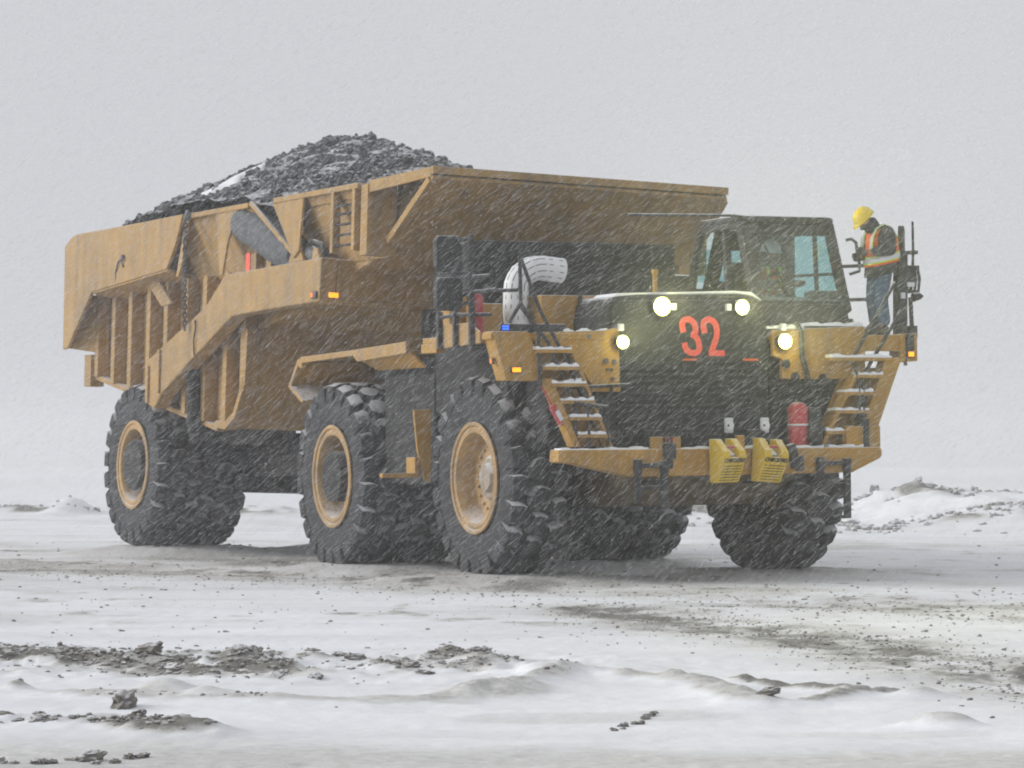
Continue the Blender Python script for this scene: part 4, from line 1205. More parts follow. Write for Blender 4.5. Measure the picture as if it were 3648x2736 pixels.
hx = np.linspace(-10.85, 1.15, 150)
hy = np.linspace(-2.70, 2.70, 64)
HX, HY = np.meshgrid(hx, hy)
HZ = heap(HX, HY) + 0.16 * (fbm(HX / 0.5, HY / 0.5, 201, 4) - 0.5) + 0.10 * (fbm(HX / 1.8, HY / 1.8, 207, 2) - 0.5)
mb = MB()
nxh, nyh = len(hx), len(hy)
mb.add([(float(a), float(b_), float(c)) for a, b_, c in zip(HX.ravel(), HY.ravel(), HZ.ravel())],
       [(j * nxh + i, j * nxh + i + 1, (j + 1) * nxh + i + 1, (j + 1) * nxh + i) for j in range(nyh - 1) for i in range(nxh - 1)])
protos = [ico(1, 0.45, k + 1, (1, random.uniform(.7, 1), random.uniform(.6, .9))) for k in range(8)]
rr = random.Random(5)
big = []
for k in range(9500):
    x = rr.uniform(-10.7, 1.1)
    y = rr.uniform(-2.65, 2.65)
    z = float(heap(np.array(x), np.array(y)))
    if z < 5.15:
        continue
    s_ = 0.03 + 0.065 * rr.random() ** 3
    if s_ > 0.076 and len(big) < 160:
        big.append((x, y, z, s_))
        continue
    v_, f_ = protos[rr.randrange(8)]
    rot = Matrix.Rotation(rr.uniform(0, 6.28), 3, 'Z') @ Matrix.Rotation(rr.uniform(0, 6.28), 3, 'X')
    mb.add([rot @ p * s_ + Vector((x, y, z)) for p in v_], f_)
load = build(mb, 'rock_load', M['rock'], None)
load.matrix_basis = MTR
tag(load, 'heap of dark broken rock dusted with snow filling the trailer', 'rock load', kind='stuff')
rock_meshes = [rock_mesh('ore_rock', M['rock'], 2, 0.4, 20 + k, (1, rr.uniform(.7, 1), rr.uniform(.6, .9))) for k in range(5)]
for (x, y, z, s_) in big:
    o = bpy.data.objects.new('ore_rock', rock_meshes[rr.randrange(5)])
    col.objects.link(o)
    o.matrix_basis = MTR @ Matrix.Translation((x, y, z + 0.02)) @ Matrix.Rotation(rr.uniform(0, 6.28), 4, 'Z') @ Matrix.Rotation(rr.uniform(0, 6.28), 4, 'X') @ Matrix.Scale(s_ * 1.25, 4)
    tag(o, f'{"larger" if s_ > .085 else "fist-sized"} dark rock on the trailer heap, {"rear slope" if x < -7.5 else ("front slope" if x > -3.5 else "crown")}, {"near side" if y < -0.8 else ("far side" if y > 0.8 else "along the ridge")}', 'rock', 'larger rocks on the trailer load')
# a smooth tongue of snow caught on the windward slope
sx_ = np.linspace(0, 1, 26)
sy_ = np.linspace(-1, 1, 9)
mb = MB()
vv = []
for a in sx_:
    for c in sy_:
        y = -2.62 + 1.05 * a
        x = -5.55 + 0.10 * math.sin(a * 7) + c * (0.04 + 0.34 * math.sin(math.pi * a) ** 0.8) * (1 + 0.35 * math.sin(a * 14 + c * 2))
        vv.append((x, y, float(heap(np.array(x), np.array(y))) + 0.13 * (1 - c * c) - 0.03))
mb.add(vv, [(i * 9 + j, (i + 1) * 9 + j, (i + 1) * 9 + j + 1, i * 9 + j + 1) for i in range(25) for j in range(8)])
o = build(mb, 'snow_patch', M['snow'], None, smooth=60)
o.matrix_basis = MTR
tag(o, 'white tongue of drifted snow on the rear slope of the rock heap', 'snow patch', kind='stuff')

# ------------------------------------------------------------------ wheel chocks, bottles
def text_mesh(body_, size, m, parent, mtx, name='lettering', extrude=0.002):
    cu = bpy.data.curves.new(name, 'FONT')
    cu.body = body_
    cu.size = size
    cu.align_x = 'CENTER'
    cu.align_y = 'CENTER'
    cu.extrude = extrude
    cu.offset = 0.003
    tmp = bpy.data.objects.new(name, cu)
    col.objects.link(tmp)
    bpy.context.view_layer.update()
    me_ = bpy.data.meshes.new_from_object(tmp.evaluated_get(bpy.context.evaluated_depsgraph_get()))
    bpy.data.objects.remove(tmp)
    me_.materials.clear()
    me_.materials.append(m)
    o = bpy.data.objects.new(name, me_)
    col.objects.link(o)
    o.parent = parent
    o.matrix_basis = mtx
    return o

def chock(y, yaw, label, tilt):
    root = empty('wheel_chock', MT @ Matrix.Translation((2.24, y, 1.27)) @ Matrix.Rotation(R(yaw), 4, 'Z') @ Matrix.Rotation(R(tilt), 4, 'X'))
    tag(root, label, 'wheel chock', 'wheel chocks hung on the bumper')
    # side profile: a wedge whose ribbed slope faces forward; (X forward, Z up)
    prof_ = [(0.0, 0.0), (0.13, 0.0), (0.30, 0.33), (0.28, 0.40), (0.12, 0.555), (0.0, 0.56)]
    bd = MB().prism(prof_, 'Y', -0.19, -0.075).prism(prof_, 'Y', 0.075, 0.19).prism([(0.001, 0.001), (0.131, 0.002), (0.29, 0.315), (0.24, 0.325), (0.05, 0.33), (0.001, 0.33)], 'Y', -0.0755, 0.0755)
    build(bd, 'wedge', M['chock'], root, 0.012)
    build(MB().tube([(0.20, -0.08, 0.45), (0.20, 0.08, 0.45)], 0.017, 10), 'handle', M['red'], root, smooth=40)
    sl = Vector((0.17, 0, 0.33)).normalized()
    nr = Vector((0.33, 0, -0.17)).normalized()
    for k in range(6):
        c = Vector((0.13, 0, 0)) + sl * (0.035 + 0.04 * k)
        build(MB().slab([c - sl * 0.005 + Vector((0, -0.16, 0)) + nr * 0.001, c + sl * 0.005 + Vector((0, -0.16, 0)) + nr * 0.001, c + sl * 0.005 + Vector((0, 0.16, 0)) + nr * 0.001, c - sl * 0.005 + Vector((0, 0.16, 0)) + nr * 0.001], 0.004), 'tread_groove', M['letters'], root)
    c = Vector((0.13, 0, 0)) + sl * 0.315 + nr * 0.004
    m3 = Matrix((Vector((0, 1, 0)), sl, nr)).transposed()
    text_mesh('CHECKERS', 0.072, M['letters'], root, Matrix.Translation(c) @ m3.to_4x4())
    build(MB().slab([(0.20, -0.07, 0.34), (0.20, 0.06, 0.335), (0.06, 0.06, 0.42), (0.06, -0.07, 0.43)], 0.03), 'caught_snow', M['snow'], root, 0.01)
chock(0.03, 12, 'yellow wheel chock hung on the bumper, nearer the centre socket and upright', 1.0)
chock(0.64, 6, 'yellow wheel chock hung on the bumper, next to the red bottle and leaning', -4.0)

def bottle(nm, mtx, r, h, label, cat='fire extinguisher'):
    root = empty(nm, mtx)
    tag(root, label, cat)
    build(MB().tube([(0, 0, 0), (0, 0, 0.03), (0, 0, h * 0.78), (0, 0, h * 0.87), (0, 0, h * 0.92)], [r * 0.9, r, r, r * 0.75, r * 0.35], 18), 'cylinder', M['red'], root, smooth=40)
    build(MB().tube([(0, 0, h * 0.92), (0, 0, h)], r * 0.28, 10).box((-0.02, -0.02, h * 0.95), (0.09, 0.02, h)), 'valve', M['black'], root)
    build(MB().tube([(0, 0, h * 0.42), (0, 0, h * 0.46)], r * 1.05, 18), 'strap', M['silver'], root, smooth=40)
bottle('fire_extinguisher', MT @ Matrix.Translation((1.92, 1.36, 1.73)), 0.135, 0.62, 'red fire bottle strapped upright at the front, inside the snowy stair')
bottle('fire_extinguisher', MT @ Matrix.Translation((1.15, -2.88, 3.20)), 0.085, 0.56, 'red fire bottle on the deck behind the black mirror post')
# slanting red handle case at the stair
root = empty('fire_suppression_actuator', MT)
tag(root, 'red slanting pull-handle case beside the stair, above the front tyre', 'fire actuator')
build(MB().beam((2.0, -2.24, 2.27), (2.0, -2.10, 2.03), 0.10, 0.09), 'case', M['red'], root, 0.02)
build(MB().beam((2.055, -2.20, 2.20), (2.055, -2.13, 2.08), 0.02, 0.055), 'dial', M['silver'], root, 0.005)
build(MB().tube([(2.0, -2.38, 2.50), (2.0, -2.30, 2.37), (2.0, -2.24, 2.26)], 0.014, 6), 'pull_rod', M['red'], root)

# ------------------------------------------------------------------ people
def skin_body(name, pts, edges, m, parent, sub=2, rootname=None):
    names = list(pts)
    me_ = bpy.data.meshes.new(name)
    bm = bmesh.new()
    lay = bm.verts.layers.skin.verify()
    vm = {}
    for n_ in names:
        c, r = pts[n_][0], pts[n_][1]
        v = bm.verts.new(c)
        v[lay].radius = (r, r) if not isinstance(r, tuple) else r
        v[lay].use_root = (n_ == (rootname or names[0]))
        vm[n_] = v
    for a, c in edges:
        bm.edges.new((vm[a], vm[c]))
    bm.to_mesh(me_)
    bm.free()
    me_.materials.append(m)
    o = bpy.data.objects.new(name, me_)
    col.objects.link(o)
    o.parent = parent
    sk = o.modifiers.new('skin', 'SKIN')
    sk.use_smooth_shade = True
    o.modifiers.new('sub', 'SUBSURF').levels = sub
    o.modifiers['sub'].render_levels = sub
    return o

def ring_shell(rings, name, m, parent, t=0.006, open_=True, n=28):
    """a cloth sleeve through ellipses (centre, half depth, half width, tilt)"""
    mb = MB()
    for (c, a, w, tilt) in rings:
        for k in range(n):
            th = 2 * math.pi * k / n
            p = Vector((a * math.cos(th), w * math.sin(th), 0))
            p.rotate(Matrix.Rotation(tilt, 3, 'Y'))
            mb.v.append(tuple(Vector(c) + p))
    for i in range(len(rings) - 1):
        for k in range(n):
            mb.f.append((i * n + k, i * n + (k + 1) % n, (i + 1) * n + (k + 1) % n, (i + 1) * n + k))
    o = build(mb, name, m, parent, smooth=60)
    sd = o.modifiers.new('cloth', 'SOLIDIFY')
    sd.thickness = t
    sd.offset = 1
    return o

def hard_hat(parent, c, tilt, m, r=0.135):
    mb = MB()
    n, rows = 28, 8
    for j in range(rows + 1):
        ph = (math.pi / 2) * j / rows
        for k in range(n):
            th = 2 * math.pi * k / n
            rad = r * math.cos(ph)
            ridge = 1 + 0.04 * math.exp(-((math.sin(th)) / 0.22) ** 2) * math.sin(ph * 2)
            mb.v.append((rad * 1.12 * math.cos(th) * ridge, rad * 0.95 * math.sin(th), r * 1.05 * math.sin(ph) * ridge))
    for j in range(rows):
        for k in range(n):
            mb.f.append((j * n + k, j * n + (k + 1) % n, (j + 1) * n + (k + 1) % n, (j + 1) * n + k))
    # brim: a lip all round, longer in front
    base = len(mb.v)
    for k in range(n):
        th = 2 * math.pi * k / n
        ext = 0.015 + 0.05 * max(0, math.cos(th)) ** 2
        mb.v.append(((r * 1.12 + ext) * math.cos(th), (r * 0.95 + 0.012) * math.sin(th), -0.012 - 0.02 * max(0, math.cos(th))))
    for k in range(n):
        mb.f.append((k, (k + 1) % n, base + (k + 1) % n, base + k))
    o = build(mb, 'hard_hat', m, parent, smooth=50)
    o.matrix_basis = Matrix.Translation(c) @ Matrix.Rotation(tilt, 4, 'Y')
    o.modifiers.new('shell', 'SOLIDIFY').thickness = 0.004
    return o

def hand(prefix, wrist, fwd, side, up, curl, s=1.0):
    """a gloved hand as five chains rooted in the palm"""
    w, f_, sd, u = Vector(wrist), Vector(fwd).normalized(), Vector(side).normalized(), Vector(up).normalized()
    pts, ed = {}, []
    pts[prefix + 'w'] = (w, 0.036 * s)
    pts[prefix + 'p'] = (w + f_ * 0.055, (0.022 * s, 0.040 * s))
    ed.append((prefix + 'w', prefix + 'p'))
    for i, (off, ln) in enumerate(((-0.032, 0.075), (-0.011, 0.088), (0.011, 0.083), (0.032, 0.065))):
        a = w + f_ * 0.085 + sd * off
        b_ = a + (f_ * math.cos(curl) - u * math.sin(curl)) * ln * 0.5
        c = b_ + (f_ * math.cos(curl * 2.2) - u * math.sin(curl * 2.2)) * ln * 0.5
        for nm, p, r in (('a', a, 0.013), ('b', b_, 0.012), ('c', c, 0.010)):
            pts[f'{prefix}{i}{nm}'] = (p, r * s)
        ed += [(prefix + 'p', f'{prefix}{i}a'), (f'{prefix}{i}a', f'{prefix}{i}b'), (f'{prefix}{i}b', f'{prefix}{i}c')]
    t1 = w + f_ * 0.035 + sd * -0.045 - u * 0.01
    t2 = t1 + f_ * 0.035 - sd * 0.012 - u * 0.03
    pts[prefix + 't1'] = (t1, 0.014 * s)
    pts[prefix + 't2'] = (t2, 0.012 * s)
    ed += [(prefix + 'w', prefix + 't1'), (prefix + 't1', prefix + 't2')]
    return pts, ed

# worker on the left platform: faces the cab, head bowed, both hands at the grab handle
MP = MT @ Matrix.Translation((1.56, 2.83, 3.185)) @ Matrix.Rotation(R(-90), 4, 'Z')
pw = empty('person', MP)
tag(pw, 'worker in yellow hard hat, orange vest and jeans bending over beside the cab', 'person')
core = {'pelvis': ((-0.03, 0, 0.92), (0.12, 0.15)), 'waist': ((-0.05, 0, 1.06), (0.11, 0.14)), 'chest': ((-0.02, 0, 1.26), (0.12, 0.16)), 'neck': ((0.10, 0, 1.42), 0.055), 'head': ((0.215, 0, 1.54), 0.085), 'jaw': ((0.27, 0, 1.50), 0.065)}
ce = [('pelvis', 'waist'), ('waist', 'chest'), ('chest', 'neck'), ('neck', 'head'), ('head', 'jaw')]
for nm, s in (('l', 1), ('r', -1)):
    core[nm + 'hip'] = ((-0.02, s * 0.09, 0.84), 0.09)
    core[nm + 'knee'] = ((0.03, s * 0.10, 0.48), 0.055)
    core[nm + 'ankle'] = ((-0.03, s * 0.10, 0.11), 0.035)
    core[nm + 'toe'] = ((0.12, s * 0.12, 0.05), 0.02)
    core[nm + 'sho'] = ((-0.01, s * 0.185, 1.36), 0.06)
    core[nm + 'elb'] = ((-0.06, s * 0.275, 1.12), 0.045) if s > 0 else ((0.08, s * 0.25, 1.13), 0.045)
    core[nm + 'wri'] = ((0.22, s * 0.13, 1.12), 0.028) if s > 0 else ((0.26, s * 0.05, 1.04), 0.028)
    ce += [('pelvis', nm + 'hip'), (nm + 'hip', nm + 'knee'), (nm + 'knee', nm + 'ankle'), (nm + 'ankle', nm + 'toe'), ('chest', nm + 'sho'), (nm + 'sho', nm + 'elb'), (nm + 'elb', nm + 'wri')]
HANDS = (('l', (0.23, 0.12, 1.12), (0.95, -0.25, 0.1), (0.2, 0.2, 0.9), (0, 1, 0)), ('r', (0.27, -0.04, 1.05), (0.95, 0.1, 0.0), (0.1, -0.2, 0.9), (0, -1, 0)))
for pre, wr, fw, sd, up in HANDS:
    hpnt, hed = hand(pre + 'h', wr, fw, sd, up, 0.5, 0.7)
    core.update({k: v for k, v in hpnt.items() if k != pre + 'hw'})
    ce += [(a if a != pre + 'hw' else pre + 'wri', c) for a, c in hed]
skin_body('body', core, ce, M['skin'], pw, 1, 'pelvis')
# clothes
tro = {'belt': ((-0.04, 0, 1.04), (0.15, 0.17)), 'pelvis': ((-0.03, 0, 0.93), (0.15, 0.175))}
te = [('belt', 'pelvis')]
for nm, s in (('l', 1), ('r', -1)):
    tro[nm + 'hip'] = ((-0.02, s * 0.10, 0.80), 0.125)
    tro[nm + 'thigh'] = ((0.015, s * 0.105, 0.64), 0.110)
    tro[nm + 'knee'] = ((0.03, s * 0.11, 0.47), 0.094)
    tro[nm + 'calf'] = ((0.0, s * 0.11, 0.28), 0.092)
    tro[nm + 'hem'] = ((-0.02, s * 0.11, 0.10), 0.092)
    te += [('pelvis', nm + 'hip'), (nm + 'hip', nm + 'thigh'), (nm + 'thigh', nm + 'knee'), (nm + 'knee', nm + 'calf'), (nm + 'calf', nm + 'hem')]
skin_body('jeans', tro, te, M['jeans'], pw, 2, 'pelvis')
for s in (1, -1):
    skin_body('boot', {'mid': ((0.05, s * 0.115, 0.06), 0.062), 'heel': ((-0.08, s * 0.11, 0.06), 0.062), 'toe': ((0.20, s * 0.125, 0.048), 0.05), 'shaft': ((-0.03, s * 0.11, 0.16), 0.085)}, [('mid', 'heel'), ('mid', 'toe'), ('mid', 'shaft')], M['boot'], pw, 2, 'mid')
jk = {'waist': ((-0.045, 0, 1.02), (0.175, 0.20)), 'belly': ((-0.045, 0, 1.12), (0.17, 0.195)), 'chest': ((-0.03, 0, 1.27), (0.165, 0.195)), 'collar': ((0.05, 0, 1.40), 0.115), 'hood': ((0.12, 0, 1.475), 0.118), 'hood2': ((0.175, 0, 1.555), 0.118)}
je = [('waist', 'belly'), ('belly', 'chest'), ('chest', 'collar'), ('collar', 'hood'), ('hood', 'hood2')]
for nm, s in (('l', 1), ('r', -1)):
    jk[nm + 'sho'] = ((-0.03, s * 0.205, 1.365), 0.105)
    w = Vector(core[nm + 'wri'][0])
    e = Vector(core[nm + 'elb'][0])
    jk[nm + 'elb'] = (tuple(e), 0.082)
    jk[nm + 'arm'] = (tuple(e.lerp(Vector(core[nm + 'sho'][0]), 0.5) + Vector((-0.01, 0, 0))), 0.088)
    jk[nm + 'fore'] = (tuple(e.lerp(w, 0.55)), 0.078)
    jk[nm + 'cuff'] = (tuple(e.lerp(w, 0.98)), 0.064)
    je += [('chest', nm + 'sho'), (nm + 'sho', nm + 'arm'), (nm + 'arm', nm + 'elb'), (nm + 'elb', nm + 'fore'), (nm + 'fore', nm + 'cuff')]
skin_body('jacket', jk, je, M['jacket'], pw, 2, 'belly')
vt = 0.22
ring_shell([((-0.03, 0, 0.82), 0.215, 0.232, vt), ((-0.04, 0, 0.93), 0.215, 0.228, vt), ((-0.045, 0, 1.06), 0.20, 0.215, vt)], 'jacket_skirt', M['jacket'], pw)
skin_body('face_mask', {'a': ((0.255, 0, 1.485), 0.075), 'b': ((0.19, 0, 1.445), 0.085)}, [('a', 'b')], M['jacket'], pw, 2, 'a')
for pre, wr, fw, sd, up in HANDS:
    hp_, he_ = hand('g', wr, fw, sd, up, 0.55, 1.55)
    skin_body('glove', hp_, he_, M['jacket'], pw, 1, 'gw')
ring_shell([((-0.045, 0, 0.96), 0.24, 0.245, vt), ((-0.05, 0, 1.06), 0.235, 0.238, vt), ((-0.05, 0, 1.16), 0.225, 0.228, 0.2), ((-0.045, 0, 1.27), 0.205, 0.215, 0.14), ((-0.015, 0, 1.36), 0.165, 0.175, 0.12), ((0.02, 0, 1.43), 0.135, 0.13, 0.2)], 'vest', M['vest'], pw)
ring_shell([((-0.047, 0, 0.99), 0.246, 0.252, vt), ((-0.05, 0, 1.095), 0.240, 0.244, vt)], 'lime_band', M['lime'], pw, 0.004)
ring_shell([((-0.048, 0, 1.01), 0.251, 0.257, vt), ((-0.049, 0, 1.075), 0.247, 0.251, vt)], 'reflective_band', M['silver'], pw, 0.004)
for s in (1, -1):
    for w, m, nm, lift in ((0.085, 'lime', 'lime_strap', 0.0), (0.052, 'silver', 'reflective_strap', 0.006)):
        path = [(0.165, s * 0.11, 1.10), (0.160, s * 0.115, 1.20), (0.145, s * 0.12, 1.30), (0.10, s * 0.13, 1.40), (0.0, s * 0.135, 1.455), (-0.11, s * 0.12, 1.42), (-0.19, s * 0.11, 1.30), (-0.215, s * 0.10, 1.12)]
        mb = MB()
        for i, p in enumerate(path):
            c = Vector((-0.02, p[1] * 0.5, 1.2))
            out_ = (Vector(p) - c)
            out_.y *= 0.3
            p2 = Vector(p) + out_.normalized() * (0.026 + lift)
            mb.v += [tuple(p2 + Vector((0, w / 2, 0))), tuple(p2 - Vector((0, w / 2, 0)))]
        mb.f += [(2 * i, 2 * i + 1, 2 * i + 3, 2 * i + 2) for i in range(len(path) - 1)]
        o = build(mb, nm, M[m], pw, smooth=60)
        o.modifiers.new('cloth', 'SOLIDIFY').thickness = 0.004
hard_hat(pw, (0.225, 0, 1.575), 0.68, M['hat'], 0.138)
for s in (1, -1):
    build(MB().disc((0.285, s * 0.035, 1.53), (1, 0, -0.4), 0.013, 0.004, 10), 'eye', M['letters'], pw)
skin_body('nose', {'a': ((0.30, 0, 1.52), 0.018), 'b': ((0.318, 0, 1.495), 0.016)}, [('a', 'b')], M['skin'], pw, 2, 'a')

# driver inside the cab
MD = MT @ Matrix.Translation((0.20, 1.92, 3.62))
pd = empty('person', MD)
tag(pd, 'driver seated behind the windscreen in white hard hat and orange vest', 'person')
db = {'pelvis': ((0, 0, 0.08), (0.15, 0.13)), 'waist': ((-0.02, 0, 0.22), (0.15, 0.11)), 'chest': ((-0.02, 0, 0.44), (0.18, 0.12)), 'neck': ((0.02, 0, 0.60), 0.06), 'head': ((0.06, 0, 0.73), 0.095)}
de = [('pelvis', 'waist'), ('waist', 'chest'), ('chest', 'neck'), ('neck', 'head')]
for nm, s in (('l', 1), ('r', -1)):
    db[nm + 'sho'] = ((0, s * 0.20, 0.52), 0.07)
    db[nm + 'elb'] = ((0.18, s * 0.27, 0.30), 0.055)
    db[nm + 'hand'] = ((0.62, s * 0.19, 0.30), 0.045)
    db[nm + 'hip'] = ((0.08, s * 0.1, 0.05), 0.1)
    db[nm + 'knee'] = ((0.48, s * 0.14, 0.08), 0.075)
    db[nm + 'foot'] = ((0.60, s * 0.14, -0.3), 0.055)
    de += [('chest', nm + 'sho'), (nm + 'sho', nm + 'elb'), (nm + 'elb', nm + 'hand'), ('pelvis', nm + 'hip'), (nm + 'hip', nm + 'knee'), (nm + 'knee', nm + 'foot')]
skin_body('body', db, de, M['jacket'], pd, 2, 'pelvis')
skin_body('face', {'a': ((0.10, 0, 0.715), 0.075), 'b': ((0.11, 0, 0.66), 0.06)}, [('a', 'b')], M['skin'], pd, 2, 'a')
hard_hat(pd, (0.06, 0, 0.77), 0.1, M['white_hat'], 0.14)
ring_shell([((-0.01, 0, 0.18), 0.15, 0.20, 0), ((-0.01, 0, 0.34), 0.155, 0.205, 0), ((-0.02, 0, 0.50), 0.14, 0.19, 0)], 'vest', M['vest'], pd)
for s in (1, -1):
    build(MB().slab([(0.155, s * 0.09 - 0.025, 0.2), (0.155, s * 0.09 + 0.025, 0.2), (0.14, s * 0.09 + 0.025, 0.54), (0.14, s * 0.09 - 0.025, 0.54)], 0.006), 'lime_strap', M['lime'], pd)

# ------------------------------------------------------------------ clods, stones, boulders on the ground
rg = random.Random(21)
clod_meshes = [rock_mesh('mud_clod', M['clod'], 3, 0.42, 40 + k, (1, rg.uniform(.6, .9), rg.uniform(.45, .65)), 2.6) for k in range(7)]
for me_ in clod_meshes:
    pass
def put(name, me_, x, y, s_, label, cat, group, sink=0.25, flat=1.0):
    o = bpy.data.objects.new(name, me_)
    col.objects.link(o)
    o.location = (x, y, gz(x, y) + s_ * (0.5 - sink) * flat)
    o.rotation_euler = (rg.uniform(-0.25, 0.25), rg.uniform(-0.25, 0.25), rg.uniform(0, 6.28))
    o.scale = (s_ * 1.1, s_ * rg.uniform(0.85, 1.15), s_ * flat * rg.uniform(0.7, 1.05))
    tag(o, label, cat, group)
    return o
LC = 'frozen grey-brown mud clod in the churned strip across the foreground snow'
GC = 'clods of frozen mud in the foreground'
put('mud_clod', clod_meshes[0], -2.48, 20.75, 0.115, 'round dark mud clod standing highest on the strip nearest the camera', 'mud clod', GC)
put('mud_clod', clod_meshes[1], -2.25, 17.35, 0.075, 'dark clod at the bottom edge of the picture, left of centre', 'mud clod', GC)
put('mud_clod', clod_meshes[2], 1.66, 20.95, 0.065, 'single brown stone at the foot of the curved snow drift', 'mud clod', GC)
put('mud_clod', clod_meshes[3], -2.85, 25.35, 0.12, 'long brown clod in the middle of the churned strip, largest of all', 'mud clod', GC)
def zone(x, y):
    u = x / y
    side = 'at the far left' if u < -0.115 else ('left of centre' if u < -0.045 else ('near the middle' if u < 0.03 else ('right of centre' if u < 0.09 else 'at the far right')))
    dep_ = 'close to the camera' if y < 25 else ('on the snow before the front tyres' if y < 34 else ('just ahead of the parked truck' if y < 42 else 'beside and behind the wheels'))
    return side, dep_
def bulk(s_, a, b_):
    return 'large' if s_ > b_ else ('fist-sized' if s_ > a else 'small')
def along(pts, t):
    seg = [math.dist(a, c) for a, c in zip(pts[:-1], pts[1:])]
    d = t * sum(seg)
    for (a, c), L_ in zip(zip(pts[:-1], pts[1:]), seg):
        if d <= L_:
            k = d / L_
            return a[0] + (c[0] - a[0]) * k, a[1] + (c[1] - a[1]) * k
        d -= L_
    return pts[-1]
for band, n_, w, s0, s1, pw_ in ((BAND_A, 210, 0.75, 0.018, 0.10, 2.6), (BAND_B, 80, 0.13, 0.018, 0.065, 1.7), (BAND_D, 24, 0.14, 0.02, 0.085, 1.8)):
    for k in range(n_):
        t = rg.random() ** (1.35 if band is BAND_A else 1.0)
        x, y = along(band, t)
        x += rg.gauss(0, 0.12)
        y += rg.gauss(0, w)
        s_ = s0 + (s1 - s0) * rg.random() ** (pw_ + (1.2 if t > 0.6 else 0))
        put('mud_clod', clod_meshes[rg.randrange(7)], x, y, s_, f'{bulk(s_, .035, .06)} grey-brown mud clod in the churned foreground strip, {zone(x, y)[0]}' if band is BAND_A else (f'{bulk(s_, .03, .045)} frozen mud clod in the narrow strip low in the picture, {"left end" if t < .4 else ("middle" if t < .7 else "right end")}' if band is BAND_B else f'{bulk(s_, .03, .05)} frozen mud lump on the short ridge in the middle foreground'), 'mud clod', GC, 0.48, 0.8)
for k in range(9):
    put('mud_clod', clod_meshes[k % 7], 0.62 + 0.035 * k + rg.uniform(-.03, .03), 19.3 + 0.13 * k + rg.uniform(-.1, .1), rg.uniform(0.018, 0.035), 'small grey stone in the short row on smooth snow, lower right of centre', 'stone', 'row of small stones')
for k in range(12):
    put('mud_clod', clod_meshes[k % 7], -2.75 + 0.07 * k + rg.uniform(-.03, .03), 17.3 + rg.uniform(-.25, .15), rg.uniform(0.02, 0.045), 'small clod in the dark line at the bottom edge of the picture', 'mud clod', GC)

# loose stones: the largest singly, the rest as one spread of gravel
stone_meshes = [rock_mesh('loose_stone', M['clod'], 1, 0.45, 60 + k, (1, rg.uniform(.7, 1), rg.uniform(.5, .8))) for k in range(5)]
cand = []
def spread(pts, n_, w, s0, s1, jx=0.6):
    for k in range(n_):
        x, y = along(pts, rg.random())
        d_ = rg.gauss(0, w)
        cand.append((x + rg.gauss(0, jx), y + d_, s0 + (s1 - s0) * rg.random() ** 3))
spread(TRACK, 2600, 1.2, 0.005, 0.021, 0.5)
spread(TRACK2, 1500, 1.9, 0.007, 0.025, 1.2)
spread(TRACK3, 700, 1.1, 0.006, 0.024, 0.8)
spread(BAND_A, 450, 1.1, 0.008, 0.03, 0.5)
for k in range(900):
    y = rg.uniform(27, 62)
    cand.append((rg.uniform(-0.165, 0.165) * y, y, 0.008 + 0.026 * rg.random() ** 4))
crumb = []
cx_ = np.array([rg.uniform(-4.6, 0.6) for _ in range(26000)])
cy_ = np.array([rg.uniform(18.4, 28.2) for _ in range(26000)])
cd_ = ground_fields(cx_, cy_)[1]
for x, y, d_ in zip(cx_, cy_, cd_):
    if y > 23 or x < -1.6:
        if rg.random() < (d_ - 0.28) * 1.5:
            crumb.append((x, y, 0.006 + 0.026 * rg.random() ** 2.5))
cand.sort(key=lambda c: -c[2] / c[1])
for (x, y, s_) in cand[:290]:
    put('loose_stone', stone_meshes[rg.randrange(5)], x, y, s_, f'loose dark stone lying {zone(x, y)[0]}, {zone(x, y)[1]}', 'stone', 'loose stones on the yard', 0.42)
mb = MB()
pv = [ico(1, 0.4, 80 + k, (1, .85, .65)) for k in range(4)]
cand = cand[:290] + crumb + cand[290:]
xa = np.array([c[0] for c in cand[290:]])
ya = np.array([c[1] for c in cand[290:]])
za = ground_fields(xa, ya)[0]
for (x, y, s_), z in zip(cand[290:], za):
    v_, f_ = pv[rg.randrange(4)]
    rot = Matrix.Rotation(rg.uniform(0, 6.28), 3, 'Z')
    mb.add([rot @ p * s_ + Vector((x, y, float(z) + s_ * 0.2)) for p in v_], f_)
o = build(mb, 'gravel', M['clod'])
tag(o, 'fine dark gravel spread over the tyre-tracked snow', 'gravel', kind='stuff')

# boulders and spoil in the far banks
bould = [rock_mesh('boulder', M['boulder'], 2, 0.5, 100 + k, (1, rg.uniform(.7, 1), rg.uniform(.6, .85))) for k in range(6)]
def boulders(n_, xr, yr, s0, s1, label, group, pw_=2.2):
    for k in range(n_):
        x, y = rg.uniform(*xr), rg.uniform(*yr)
        put('boulder', bould[rg.randrange(6)], x, y, s0 + (s1 - s0) * rg.random() ** pw_, label, 'boulder', group, 0.25)
def row(pts, n_, w, s0, s1, label, group, pw_=2.4):
    for k in range(n_):
        x, y = along(pts, rg.random())
        x += rg.gauss(0, 0.12)
        y += rg.gauss(0, w)
        s_ = s0 + (s1 - s0) * rg.random() ** pw_
        put('boulder', bould[rg.randrange(6)], x, y, s_, f'{"bigger" if s_ > s0 + 0.35 * (s1 - s0) else "smaller"} {label}', 'boulder', group, 0.3)
row([(7.9, 79), (8.6, 79.5), (9.9, 79.8), (11.2, 79.5)], 60, 0.8, 0.04, 0.15, 'snow-dusted boulder on the crest of the far bank behind the right stair', 'boulders on the right-hand bank')
row([(8.4, 71), (9.3, 71), (9.9, 71.3), (11.6, 71.5)], 70, 0.5, 0.03, 0.12, 'dark stone in the lower row on the right-hand bank', 'stones low on the right-hand bank')
